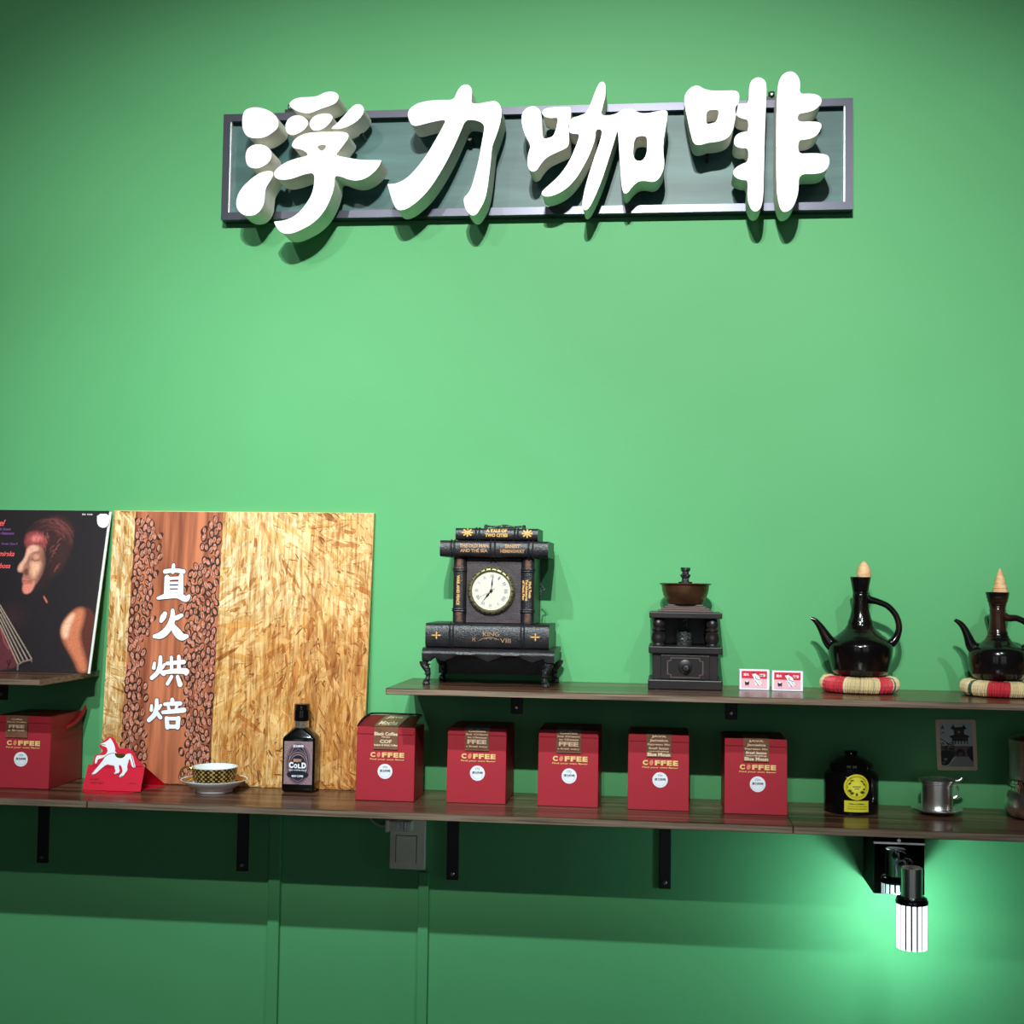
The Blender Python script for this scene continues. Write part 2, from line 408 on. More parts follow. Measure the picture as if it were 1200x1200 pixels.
for px, py in ((904, 106), (341, 124)):
    c = at(px, py, -.02); bm = B()
    box(bm, c.x-.012, c.x+.012, -.022, -.018, SZ1-.006, SZ1+.010, .001); box(bm, c.x-.006, c.x+.006, -.022, -.018, SZ1+.008, SZ1+.020, .002)
    h = obj('hanger', bm, M['blackmetal'], sign)
    s = B(); lathe(s, [(.0045, 0), (.0045, -.004), (.002, -.006)], (c.x, -.022, SZ1+.012), 12, 'Y'); obj('screw', s, M['screw'], h, True)
LF, LB = -.105, -.042
def stroke(name, loops, s, ox, oy, parent):
    W = []
    for L in loops:
        q = []
        for x, y in Z(s, ox, oy, chaikin(L)):
            p = at(x, y, LF); q.append((p.x, p.z))
        W.append(q)
    bm = B(); extrude_poly(bm, W, lambda u, v, h: Vector((u, h, v)), LB, LF)
    # spacer pins between letter and board, under the middle of the outline
    cx = sum(p[0] for p in W[0])/len(W[0]); czz = sum(p[1] for p in W[0])/len(W[0])
    best = min(W[0], key=lambda p: (p[0]-cx)**2+(p[1]-czz)**2)
    return obj(name, bm, [M['whiteface'], M['foam']], parent)
c1 = [[(455,450),(480,410),(540,380),(600,374),(700,372),(780,373),(797,400),(770,440),(740,480),(712,510),(790,525),(870,538),(985,538),(985,538),(975,570),(940,612),(890,647),(840,660),(790,652),(745,632),(710,630),(712,680),(690,760),(650,840),(590,905),(510,950),(440,974),(395,962),(368,930),(355,898),(355,898),(420,892),(480,865),(530,815),(572,750),(590,690),(594,612),(540,618),(470,645),(410,656),(362,645),(352,610),(385,575),(440,542),(510,522),(556,512),(545,490),(515,475),(475,470)],
      [(600,452),(672,446),(636,494)]]
subs1 = [[(168,300),(178,250),(215,230),(270,228),(330,248),(372,283),(384,320),(377,352),(335,387),(290,409),(235,412),(192,397),(170,352)],
 [(186,520),(198,468),(245,443),(300,448),(337,478),(344,515),(327,552),(280,582),(237,589),(198,572)],
 [(352,605),(320,600),(270,613),(213,653),(158,710),(133,770),(136,822),(168,857),(215,867),(262,852),(297,800),(302,740),(306,700),(347,640)],
 [(441,215),(458,188),(500,170),(560,169),(610,164),(645,143),(690,134),(727,145),(737,170),(722,202),(680,222),(630,237),(570,264),(530,264),(478,247)],
 [(420,340),(433,300),(470,276),(515,276),(550,300),(558,325),(537,357),(500,382),(460,395),(428,377)],
 [(560,322),(583,283),(630,266),(682,265),(702,285),(687,317),(650,352),(605,369),(573,357)],
 [(690,353),(690,353),(740,308),(790,248),(830,210),(867,211),(885,240),(877,272),(840,312),(790,342),(740,357)]]
L1 = stroke('letter', c1, 5, 250, 80, sign)
for s_ in subs1: stroke('stroke', [s_], 5, 250, 80, L1)
stroke('letter', [[(460,186),(475,140),(500,103),(527,94),(553,100),(567,130),(564,170),(560,206),(600,208),(650,198),(702,190),(724,205),(737,235),(740,275),(727,340),(702,410),(682,465),(677,530),(667,620),(657,700),(642,770),(612,827),(588,860),(563,864),(538,842),(520,805),(516,758),(540,738),(562,700),(585,620),(605,540),(620,450),(635,370),(638,332),(608,310),(570,302),(527,303),(500,370),(460,460),(410,560),(350,660),(290,740),(220,802),(170,830),(128,832),(103,790),(85,730),(70,679),(70,679),(120,677),(180,648),(240,588),(300,508),(350,423),(390,350),(417,299),(360,308),(300,322),(240,340),(210,332),(193,295),(188,262),(203,233),(250,203),(310,190),(380,185)]], 5, 440, 80, sign)
L3 = stroke('letter', [[(465,198),(490,128),(512,84),(532,77),(549,95),(548,160),(532,225),(518,277),(580,275),(615,265),(645,242),(680,235),(712,240),(742,262),(790,265),(850,252),(910,243),(912,280),(897,370),(885,440),(887,500),(894,560),(882,612),(852,658),(820,667),(780,658),(740,662),(705,692),(680,728),(658,738),(643,700),(636,600),(628,480),(621,350),(602,420),(567,530),(532,640),(492,740),(457,812),(433,835),(413,820),(413,770),(438,660),(480,530),(515,430),(530,370),(515,355),(490,360),(489,410),(462,490),(422,570),(372,652),(312,712),(240,748),(188,753),(168,730),(200,698),(270,638),(330,558),(370,468),(400,382),(365,386),(335,376),(328,338),(343,293),(400,278),(440,258)],
  [(715,408),(755,394),(798,402),(784,543),(706,543)]], 5, 600, 80, sign)
stroke('stroke', [[(55,290),(63,253),(95,226),(132,220),(162,240),(174,280),(176,340),(178,415),(215,408),(245,395),(262,340),(272,287),(230,293),(195,286),(174,265),(185,238),(230,229),(290,227),(342,224),(347,250),(341,300),(333,340),(334,400),(335,442),(322,467),(262,492),(202,522),(167,562),(147,597),(120,609),(96,590),(88,540),(100,480),(112,455),(80,400),(60,340)]], 5, 600, 80, L3)
L4 = stroke('letter', [[(608,140),(628,93),(660,70),(697,68),(727,95),(740,135),(733,202),(790,197),(842,204),(867,230),(857,267),(820,297),(770,311),(725,317),(725,365),(790,361),(852,364),(867,385),(847,432),(810,460),(765,469),(727,472),(727,552),(790,547),(862,549),(902,559),(912,590),(902,632),(872,662),(820,669),(730,670),(730,760),(717,820),(692,872),(655,894),(628,887),(610,840),(600,760),(598,600),(598,400),(600,250)]], 5, 790, 70, sign)
stroke('stroke', [[(438,160),(453,118),(490,100),(527,113),(542,145),(539,250),(532,400),(527,600),(524,760),(517,850),(492,889),(458,887),(438,850),(428,800),(435,705),(400,706),(360,691),(341,665),(358,633),(400,609),(435,597),(435,515),(390,519),(356,506),(348,475),(363,438),(400,423),(435,421),(435,350),(400,346),(370,332),(355,300),(363,264),(400,254),(438,257)]], 5, 790, 70, L4)
stroke('stroke', [[(58,230),(68,193),(105,156),(142,150),(172,171),(220,182),(290,182),(352,179),(377,190),(383,220),(374,270),(357,350),(342,422),(312,462),(260,480),(200,485),(150,502),(113,492),(98,440),(83,370),(66,290)], [(187,303),(225,291),(266,295),(250,364),(220,372),(187,380)]], 5, 790, 70, L4)
# spacer pins that carry the letters off the board
bm = B()
for px, py in ((372,170),(360,232),(310,150),(305,190),(300,235),(380,120),(345,148),(375,145),(415,145),(545,150),(490,215),(560,210),(700,150),(640,160),(735,150),(750,200),(855,120),(830,170),(885,130),(885,225),(925,130),(925,225)):
    p = at(px, py, LF)
    if SZ0+.01 < p.z < SZ1-.01: lathe(bm, [(.004, -.0125), (.004, LB-.004)], (p.x, 0, p.z), 10, 'Y')
o = obj('spacer_pins', bm, M['blackmetal'], sign); o['kind'] = 'stuff'

# ------------------------------------------------------------------ strand board with banner
def plane_uv(O, U, V):
    """returns (uv(px,py), f(u,v,h)) for the plane through O with axes U, V; h lifts towards the room"""
    U = U.normalized(); V = (V - U*V.dot(U)).normalized(); N = U.cross(V)
    if N.y > 0: N = -N
    def uv(px, py):
        d = ray(px, py); t = (O-CAM).dot(N)/d.dot(N); p = CAM+d*t-O; return (p.dot(U), p.dot(V))
    return uv, (lambda u, v, h: O+U*u+V*v+N*h), N
by0, by1 = -.042, -.0125
O = Vector((at(117, 915, by0).x, by0, ZS+.0004)); Vd = Vector((0, by1-by0, at(300, 600, by1).z-ZS))
uv, f, N = plane_uv(O, Vector((1, 0, 0)), Vd)
board = thing('strand_board', 'square pressed wood strand board with red-brown coffee bean banner', 'board', O)
c4 = [uv(117, 915), uv(424.5, 915), uv(438.5, 601.2), uv(133.5, 598.3)]
c4[0] = (c4[0][0], 0); c4[1] = (c4[1][0], 0)
bm = B(); extrude_poly(bm, [c4], f, -.010, 0, 0, 0)
mb = mat('board core', (226, 186, 120), .6); obj('board_core', bm, mb, board)
c4n = np.array(c4)
def board_pt(s, t):
    a = c4n[0]*(1-s)+c4n[1]*s; b = c4n[3]*(1-s)+c4n[2]*s; return a*(1-t)+b*t
vs = []; fs = []; cols = []
tones = [(244,212,158), (238,200,140), (248,222,174), (230,188,122), (224,178,108), (240,208,154), (206,150,84), (190,128,62)]
wts = np.array([16, 16, 13, 13, 10, 14, 4, 2.]); wts = wts/wts.sum()
clumps = [(.72+.2*random.random(), random.random()) for _ in range(5)]+[(.55+.45*random.random(), random.random()) for _ in range(9)]
for i in range(8200):
    kind = random.random(); dark = False
    if i < 2400: ln, wd = random.uniform(.03, .11), random.uniform(.006, .018)
    elif kind < .42: ln, wd = random.uniform(.025, .085), random.uniform(.004, .013)
    elif kind < .88: ln, wd = random.uniform(.008, .04), random.uniform(.0010, .0034)
    else: ln, wd, dark = random.uniform(.006, .035), random.uniform(.0007, .0030), True
    cx, cz = random.random(), random.random()
    if dark:
        q_ = random.choice(clumps)
        if random.random() < .7: cx, cz = min(.999, max(.001, random.gauss(q_[0], .06))), min(.999, max(.001, random.gauss(q_[1], .07)))
    fld = math.sin(cx*7.3+1.3)*1.1+math.sin(cz*6.1+cx*3)*1.2
    an = PI/2+fld*.5+random.gauss(0, .38) if random.random() < .7 else random.uniform(0, PI)
    c = board_pt(cx, cz); d = np.array([math.cos(an), math.sin(an)]); n = np.array([-d[1], d[0]])
    H = c4n[3][1]-.001
    q = []
    for a, b in ((-.5, -.2*random.uniform(.1, 1)), (-.2, -.5), (.3, -.5*random.uniform(.5, 1)), (.5*random.uniform(.8, 1), .3*random.uniform(.2, 1)), (.1, .5), (-.4, .4*random.uniform(.2, 1))):
        p = c+d*a*ln+n*b*wd; v_ = min(max(p[1], .0005), H); t_ = v_/H
        l_, r_ = board_pt(0, t_)[0], board_pt(1, t_)[0]; q.append((min(max(p[0], l_+.0005), r_-.0005), v_))
    h = .00025+i*2.2e-7; k = len(vs)
    vs += [tuple(f(a, b, h)) for a, b in q]; fs.append(tuple(range(k, k+6)))
    col = np.array(lin(tones[RNG.choice(len(tones), p=wts)]))*random.uniform(.86, 1.08)
    if dark: col = np.array(lin(random.choice([(150, 90, 36), (176, 112, 50), (128, 74, 34), (196, 134, 70)])))
    elif cz < .6 and cx > .3: col = col*np.array((.93, .80, .62))
    elif cx > .75: col = col*np.array((.94, .84, .70))
    cols += [np.append(col*random.uniform(.92, 1.06), 1) for _ in range(6)]
me = bpy.data.meshes.new('strands'); me.from_pydata(vs, [], fs)
a = me.color_attributes.new('Col', 'FLOAT_COLOR', 'POINT'); a.data.foreach_set('color', np.array(cols).ravel())
# streaky grain over the strands
ms = M['strand']; nt = ms.node_tree; b_ = nt.nodes['Principled BSDF']; at_ = [n for n in nt.nodes if n.type == 'ATTRIBUTE'][0]
tcn = nt.nodes.new('ShaderNodeTexCoord'); mix = nt.nodes.new('ShaderNodeMix'); mix.data_type = 'RGBA'; mix.blend_type = 'MULTIPLY'; mix.inputs['Factor'].default_value = 1
prev = at_.outputs['Color']
for rot, scl, lo, hi, dk in ((.25, (210, 210, 20), .38, .54, (.70, .52, .34, 1)), (-.5, (110, 110, 10), .36, .50, (.70, .56, .42, 1)), (0.1, (9, 9, 4.5), .36, .50, (.80, .66, .50, 1))):
    mp = nt.nodes.new('ShaderNodeMapping'); mp.inputs['Rotation'].default_value = (0, rot, 0); mp.inputs['Scale'].default_value = scl
    nz = nt.nodes.new('ShaderNodeTexNoise'); nz.inputs['Scale'].default_value = 1; nz.inputs['Detail'].default_value = 5; nz.inputs['Distortion'].default_value = .6
    rp = nt.nodes.new('ShaderNodeValToRGB'); rp.color_ramp.elements[0].position = lo; rp.color_ramp.elements[1].position = hi
    rp.color_ramp.elements[0].color = dk; rp.color_ramp.elements[1].color = (1, 1, 1, 1)
    mx = nt.nodes.new('ShaderNodeMix'); mx.data_type = 'RGBA'; mx.blend_type = 'MULTIPLY'; mx.inputs['Factor'].default_value = 1
    nt.links.new(tcn.outputs['Object'], mp.inputs[0]); nt.links.new(mp.outputs[0], nz.inputs['Vector']); nt.links.new(nz.outputs[0], rp.inputs[0])
    nt.links.new(prev, mx.inputs['A']); nt.links.new(rp.outputs[0], mx.inputs['B']); prev = mx.outputs['Result']
nt.links.new(prev, b_.inputs['Base Color'])
o = link('strands', me, ms, board); o['kind'] = 'stuff'
# banner
bq = [uv(139.8, 914), uv(246, 916), uv(262, 599), uv(160, 598)]
bq = [(bq[0][0], .0015), (bq[1][0], .0015), bq[2], bq[3]]
bq[2] = (bq[2][0], H-.0005); bq[3] = (bq[3][0], H-.0005)
bm = B(); extrude_poly(bm, [bq], f, .0004, .0030, 1, 0); ban = obj('banner', bm, [M['bandwood'], mat('banner edge', (60, 40, 36), .5)], board)
bqn = np.array(bq)
def bpt(s, t):
    a = bqn[0]*(1-s)+bqn[1]*s; b = bqn[3]*(1-s)+bqn[2]*s; return a*(1-t)+b*t
placed = []; bm = B(); hh = .0032
def band_edge(t, side):   # width fraction of beans at each side, wobbling
    return (.20+.05*math.sin(9*t+1)+.03*math.sin(23*t)) if side == 0 else (.28+.06*math.sin(7*t+4)+.05*(1-t)-.08*(t > .8))
for i in range(9000):
    side = random.random() < .55; t = random.random(); wmax = band_edge(t, side); s = wmax*(random.random()**1.25)
    if random.random() < .03: s += .07
    s = 1-s if side else s
    if s < .025 or s > .975 or t < .02 or t > .974: continue
    p = bpt(s, t)
    if all((p[0]-q[0])**2/.0074**2+(p[1]-q[1])**2/.0132**2 > 1 for q in placed): placed.append(p)
placed_i = 0
for p in placed:
    s_ = random.uniform(.85, 1.15); ra = random.gauss(0, .35); rx, ry = .0040*s_, .0074*s_
    disc(bm, p[0], p[1], rx*1.42, ry*1.25, f, hh+placed_i*2e-7, 10, 0, ra); placed_i += 1
for i, p in enumerate(placed):
    s_ = random.uniform(.85, 1.1); ra = random.gauss(0, .28); rx, ry = .0037*s_, .0070*s_
    disc(bm, p[0], p[1], rx, ry, f, hh+.0002+i*2e-7, 12, 1, ra)
    if random.random() < .5:
        dx, dy = -math.sin(ra)*ry*.8, math.cos(ra)*ry*.8
        brush(bm, [(p[0]-dx, p[1]-dy, .0006), (p[0]+.0006, p[1], .0009), (p[0]+dx, p[1]+dy, .0006)], f, hh+.0004, 0, n=2)
o = obj('bean_print', bm, [M['beandark'], M['beanfill']], ban, recalc=False); o['kind'] = 'stuff'
glyphs = [
 [[(297,103,16),(293,140,20)],[(252,138,22),(300,132,20),(350,138,22)],[(262,170,26),(260,270,30)],[(338,162,24),(334,272,30)],[(262,176,15),(340,172,15)],[(262,200,12),(338,199,12)],[(262,222,12),(338,221,12)],[(262,243,12),(338,242,12)],[(212,282,14),(262,270,28),(320,268,28),(362,286,30),(380,270,16)]],
 [[(250,366,22),(240,385,30),(230,404,20)],[(340,374,18),(318,386,24),(306,394,16)],[(292,348,18),(290,395,30),(268,446,36),(232,480,36),(194,488,20)],[(286,420,20),(312,462,40),(340,490,38),(368,488,20)]],
 [[(226,600,18),(224,640,22),(212,680,24),(180,712,22)],[(194,632,14),(190,658,20)],[(248,640,14),(236,658,16)],[(216,668,18),(244,690,22)],[(285,602,16),(286,680,18)],[(325,597,18),(326,680,20)],[(262,634,18),(352,626,22)],[(246,682,20),(300,676,24),(362,676,30),(364,690,18)],[(286,706,18),(264,744,18)],[(318,706,18),(332,748,26)]],
 [[(206,832,18),(205,870,22),(194,910,24),(164,940,22)],[(178,862,14),(177,886,18)],[(228,860,14),(216,878,16)],[(202,895,18),(226,926,20)],[(290,830,20),(291,848,24)],[(250,854,18),(332,850,22)],[(268,864,14),(274,888,16)],[(316,860,14),(308,888,16)],[(240,898,18),(295,893,22),(352,886,26)],[(259,930,20),(264,978,24)],[(262,932,18),(322,932,18)],[(323,930,22),(318,978,24)],[(264,975,20),(318,975,20)]]]
zz = lambda x, y: uv(140+x/4.614, 640+y/4.614)
sc_px = (Vector(zz(300, 300))-Vector(zz(299, 300))).length
for gl in glyphs:
    bmo, bmw = B(), B()
    for st in gl:
        P = [(*zz(x, y), wd*sc_px) for x, y, wd in st]
        brush(bmo, P, f, hh+.0007, 0, .0016); brush(bmw, P, f, hh+.0010, 0, .0003)
    go = obj('character_outline', bmo, M['glyphline'], ban, recalc=False); obj('character_print', bmw, M['glyph'], go, recalc=False)

# ------------------------------------------------------------------ record sleeve
ly0, ly1 = -.090, -.014
O = Vector((at(102, 788, ly0).x-.315, ly0, ZU+.0004)); Vd = Vector((0, ly1-ly0, at(100, 598.7, ly1).z-ZU))
uv, f, N = plane_uv(O, Vector((1, 0, 0)), Vd)
lp = thing('record_sleeve', 'dark record sleeve with woman in profile and violin, leaning on wall', 'record sleeve', O)
LW, LH = .315, Vd.length
z5 = lambda x, y: uv(x/5.714, 590+y/5.714)
bm = B(); box(bm, 0, 1, 0, 1, 0, 1)
for v in bm.verts: v.co = f(v.co.x*LW, v.co.z*LH, -.0025*v.co.y-.0002)
obj('sleeve_card', bm, mat('sleeve card', (30, 24, 26), .4), lp)
e0 = uv(107.5, 787.8)[0]; e1 = uv(132.6, 600)[0]
bm = B(); extrude_poly(bm, [[(.03, 0), (LW+.004, 0), (LW+.0045, LH-.001), (.03, LH-.001)]], f, -.006, -.0035, 0, 0)
obj('inner_sleeve', bm, mat('white inner sleeve', (226, 226, 216), .4), lp)
cv = Canvas(LW, LH, 230, 230, (34, 27, 30))
def pl(pts): return [z5(*p) for p in pts]
px1 = abs(z5(101, 500)[0]-z5(100, 500)[0])
noise = RNG.rand(230, 230, 1)*.35+.82
cv.poly(pl([(560,1120),(720,300),(760,600),(700,1200),(400,1200)]), (52, 38, 36), 200*px1, .4)
cv.poly(pl([(168,250),(185,200),(230,150),(290,110),(360,80),(430,85),(480,130),(500,200),(480,300),(440,400),(390,470),(330,500),(300,440),(290,330),(240,290),(180,290)]), (62, 36, 36), 34*px1, .9)
for k in range(90):
    t = random.random(); a0 = PI*(1.0-.9*t); cx_, cy2 = 330, 290; R0 = random.uniform(110, 190)
    pts_ = [(cx_+R0*math.cos(a0-q*.12)*.95, cy2-R0*math.sin(a0-q*.12)) for q in range(4)]
    cv.line(pl(pts_), 2.5*px1, random.choice([(120,66,62), (150,84,78), (40,24,26), (88,50,48)]), .4, 4*px1)
cv.poly(pl([(172,290),(165,240),(180,200),(230,185),(270,190),(300,215),(320,260),(300,300),(280,320),(255,300),(230,285),(200,300)]), (150, 66, 66), 22*px1, .9)
cv.blob(*z5(245, 235), 60*px1, 34*px1, (236, 128, 120), .75, hard=1.5)
for k in range(60):
    x, y = random.uniform(170, 330), random.uniform(190, 290)
    cv.line(pl([(x, y), (x+random.uniform(-15, 10), y+random.uniform(18, 45))]), 3*px1, random.choice([(240,150,140), (90,38,40), (200,96,92), (60,26,30)]), .5, 4*px1)
for k in range(26):
    a0 = random.uniform(0, 1); x, y = 320+70*a0+random.uniform(-20, 20), 110+random.uniform(-20, 30)
    cv.line(pl([(x, y), (x+random.uniform(20, 70), y+random.uniform(5, 50)), (x+random.uniform(50, 120), y+random.uniform(50, 120))]), 2.5*px1, (150, 76, 74), .32, 4*px1)
for (x, y) in ((340,300),(360,320),(350,345),(335,370),(325,400),(370,440),(380,420),(380,290),(390,250),(335,330)):
    cv.line(pl([(x-4, y+14), (x+3, y-4), (x+20, y-16)]), 4*px1, (186, 104, 94), .5, 9*px1)
cv.poly(pl([(172,340),(178,300),(215,272),(270,282),(300,320),(312,380),(300,440),(275,500),(235,550),(215,592),(180,608),(155,598),(147,570),(155,545),(148,515),(150,495),(160,470),(150,462),(128,462),(118,440),(128,410),(160,375)]), (170, 112, 92), 12*px1, 1)
cv.poly(pl([(176,335),(182,300),(220,276),(262,290),(258,318),(222,328),(200,348),(180,380),(158,415),(150,448),(128,460),(119,438),(129,410),(158,378)]), (236, 176, 148), 16*px1, .9)
cv.poly(pl([(206,396),(238,386),(276,400),(276,430),(250,470),(226,500),(208,474),(200,436)]), (240, 178, 144), 36*px1, .95)
cv.poly(pl([(222,352),(240,338),(262,346),(262,366),(244,374),(226,370)]), (214, 152, 124), 12*px1, .9)
cv.poly(pl([(300,300),(285,340),(290,400),(270,480),(235,560),(225,600),(330,560),(360,400),(340,300)]), (48, 30, 32), 44*px1, .85)
cv.line(pl([(194,350),(212,334),(240,322),(262,328)]), 4*px1, (96, 50, 46), .75, 6*px1)
cv.line(pl([(214,374),(236,386),(262,380)]), 4*px1, (44, 20, 20), .95, 5*px1)
cv.line(pl([(196,360),(188,400),(196,440)]), 9*px1, (120, 72, 62), .6, 14*px1)
cv.poly(pl([(152,456),(178,428),(192,444),(190,484),(164,480)]), (84, 46, 42), 14*px1, .8)
cv.poly(pl([(150,505),(175,500),(205,515),(190,528),(155,532)]), (216, 108, 100), 7*px1, 1)
cv.line(pl([(150,518),(205,520)]), 4*px1, (90, 30, 34), .9, 4*px1)
cv.poly(pl([(152,545),(180,538),(215,540),(225,510),(238,530),(210,590),(180,606),(156,598)]), (226, 132, 112), 12*px1, 1)
cv.poly(pl([(288,620),(296,618),(322,662),(312,670)]), (214, 110, 92), 5*px1, 1)
cv.poly(pl([(408,860),(415,810),(450,750),(500,705),(550,690),(600,700),(640,760),(640,900),(620,1000),(598,1130),(520,1130),(500,1060),(460,990),(420,920)]), (92, 42, 34), 16*px1, 1)
cv.poly(pl([(410,860),(418,812),(455,755),(505,712),(545,698),(570,720),(555,800),(530,880),(545,960),(575,1050),(585,1130),(530,1130),(505,1060),(462,985),(422,915)]), (206, 118, 82), 34*px1, 1)
cv.poly(pl([(412,860),(420,815),(455,762),(495,728),(500,760),(470,820),(455,900),(425,905)]), (244, 190, 156), 26*px1, .95)
cv.poly(pl([(0,800),(40,880),(80,960),(110,1040),(125,1112),(-300,1130),(-300,760)]), (96, 44, 48), 12*px1, 1)
cv.blob(*z5(60, 760), 160*px1, 110*px1, (70, 40, 44), .5)
cv.line(pl([(0,820),(30,930),(60,975)]), 5*px1, (206, 110, 104), .6, 6*px1)
cv.line(pl([(48,1050),(60,1085),(52,1105),(70,1060),(66,1048)]), 7*px1, (20, 8, 10), .9, 5*px1)
for a, b in (((0,680),(212,1040)),((0,706),(186,1050)),((0,740),(160,1056)),((0,775),(135,1062)),((0,812),(118,1072))):
    cv.line(pl([a, b]), 3.6*px1, (226, 200, 176), .95, 3*px1)
cv.line(pl([(118,1112),(120,1080),(150,1060),(208,1045),(212,1060)]), 8*px1, (150, 120, 110), .9, 5*px1)
cv.line(pl([(128,1098),(165,1078),(208,1062)]), 9*px1, (20, 14, 16), .9, 5*px1)
cv.c *= noise
cv.mesh('cover_print', f, .0003, lp)
bm = B(); F2 = lambda u, v, h: f(u, v, h)
p = z5(692, 100); flat_poly(bm, chaikin([z5(652,70), z5(733,70), z5(733,130), z5(718,155), z5(692,166), z5(665,155), z5(650,130)], 1), f, .0007, 0)
text(bm, 'SBL 7543', *z5(585, 74), 70*px1, 9*px1, f, .0007, 0, .01)
lg = obj('cover_emblem', bm, M['white'], lp, recalc=False)
bm = B()
for t_, x1_, y_, h_, mi in (('Ravel', 32, 130, 42, 0), ('Kaja Danczowska', 0, 0, 0, 9), ('Wiłkomirska', 102, 336, 34, 0), ('Barbosa', 74, 417, 34, 0), ('Violin Sonate', 76, 172, 17, 1), ('La Habanera', 98, 200, 19, 1), ('Sonate Opus 8', 117, 272, 20, 1)):
    if mi == 9: continue
    vs_, fs_, asp = text_data(t_, .02); wd = h_*asp*.86
    text(bm, t_, *z5(x1_-wd/2, y_), wd*px1, h_*px1, f, .0007, mi, .02, shear=.25)
obj('cover_title', bm, [mat('coral print', (240, 92, 92), .4), mat('violet print', (124, 74, 140), .4)], lp, recalc=False)

# ------------------------------------------------------------------ red coffee boxes
TAPES = {
 0: [('Coffee', .86, .055, .5), ('Black Coffee', .73, .045, .9), ('FFEE', .52, .13, .72), ('a Break', .34, .07, .8)],
 1: [('Mocha', 1.10, .10, .8), ('Black Coffee', .72, .14, .98), ('Mocha', .575, .05, .35), ('COF', .37, .14, .5), ('Instant & Drink Coffee', .20, .08, .98)],
 2: [('Coffee', .90, .10, .72), ('Ice Cream', .74, .06, .9), ('to Choose', .60, .07, .8), ('FFEE', .40, .17, .8), ('a Break enjoy', .18, .08, .9)],
 3: [('JAVA', .92, .10, .6), ('Jamaica', .74, .12, .75), ('Espresso Mo', .56, .10, .9), ('Brazil Santos', .40, .10, .8), ('mandheling', .26, .06, .8), ('Blue Moun', .12, .14, .92)]}
def coffee_box(label, xl, xr, zt, y0, depth, kind, open_top=False, tape_u=(.30, .71), group='red coffee boxes on the lower shelf'):
    wd = xr-xl; root = thing('coffee_box', label, 'box', ((xl+xr)/2, y0+depth/2, ZS), group)
    ft = y0+.003                                   # face leans back a touch
    F_ = lambda u, v, h: Vector((xl+u, y0+.004*v/(zt-ZS)-h, ZS+.0003+v)); H_ = zt-ZS-.0003
    bm = B(); tpr = .0003
    prof = [(xl-tpr, y0, ZS+.0003), (xr+tpr, y0, ZS+.0003), (xr+tpr, y0+depth, ZS+.0003), (xl-tpr, y0+depth, ZS+.0003)]
    top = [(xl, y0+.004, zt), (xr, y0+.004, zt), (xr, y0+depth-.001, zt-.001), (xl, y0+depth-.001, zt-.001)]
    A = [bm.verts.new(p) for p in prof]; T = [bm.verts.new(p) for p in top]
    bm.faces.new(A[::-1]); bm.faces.new(T)
    for i in range(4): bm.faces.new((A[i], A[(i+1) % 4], T[(i+1) % 4], T[i]))
    bmesh.ops.bevel(bm, geom=list(bm.edges), offset=.0007, segments=1, affect='EDGES')
    obj('carton', bm, M['red'], root)
    bm = B(); fl = H_*.905                          # tuck flap: strip over the front top
    box(bm, xl+.0015, xr-.0015, y0+.0025, y0+.0045, zt-H_*.09, zt+.0008, .0003)
    for v in bm.verts: v.co.y -= .0006
    obj('top_flap', bm, M['red'], root)
    t0, t1 = tape_u[0]*wd, tape_u[1]*wd; tb = H_*.705
    bm = B(); pts = [(t0, tb), (t1, tb), (t1, H_+.0012), (t0, H_+.0012)]
    extrude_poly(bm, [pts], F_, .0010, .0028, 0, 0)
    box(bm, xl+t0, xl+t1, y0+.002, y0+depth*.45, zt+.0009, zt+.0014)
    tp = obj('tape', bm, M['tape'], root)
    bm = B(); th = H_-tb
    for s_, v_, h_, w_ in TAPES[kind]:
        if v_ > 1: continue
        text(bm, s_, (t0+t1)/2, tb+v_*th, (t1-t0)*w_, h_*th*1.15, F_, .0031, 0, .04, clip=None)
    obj('tape_lettering', bm, M['tapelt'], tp, recalc=False)
    bm = B(); cy_ = H_*.628; x0_ = wd*.235; x1_ = wd*.83; lw = (x1_-x0_)/6; lh = H_*.068
    for i, ch in enumerate('C FFEE'):
        if ch != ' ': text(bm, ch, x0_+lw*(i+.5), cy_, lw*.86, lh, F_, .0008, 0, .055)
    disc(bm, x0_+lw*1.5, cy_, lw*.33, lh*.56, F_, .0008, 16, 1, .25*-1)
    text(bm, 'Find your own flavor', (x0_+x1_)/2, cy_-lh*.95, x1_-x0_, lh*.42, F_, .0008, 0, .02)
    obj('gold_lettering', bm, [M['gold'], M['bean']], root, recalc=False)
    su = {0: .50, 1: .50, 2: .52, 3: .53}[kind]; sv = .405; r_ = .0135
    bm = B(); lathe(bm, [(r_, 0), (r_, -.0004)], (xl+su*wd, y0+.004*sv-.0003, ZS+sv*H_), 28, 'Y')
    st = obj('round_sticker', bm, M['white'], root)
    bm = B()
    text(bm, '浮力咖啡', su*wd, sv*H_+.0005, r_*1.45, r_*.36, F_, .0011, 0, .03)
    bx, bz = su*wd, sv*H_+.0066
    brush(bm, [(bx-.0035, bz-.001, .0006), (bx-.003, bz+.0018, .0006), (bx, bz+.002, .0006), (bx+.0035, bz+.0012, .0006), (bx+.003, bz-.0012, .0006)], F_, .0011, 0)
    brush(bm, [(bx-.0008, bz-.001, .0006), (bx+.0012, bz+.0004, .0006)], F_, .0011, 0)
    for k in range(13):
        a_ = PI*(1.12+.76*k/12); disc(bm, bx+math.cos(a_)*r_*.78, sv*H_+math.sin(a_)*r_*.78, .0004, .0004, F_, .0011, 6, 1)
    obj('sticker_print', bm, [M['ink'], M['inkblue']], st, recalc=False)
    return root
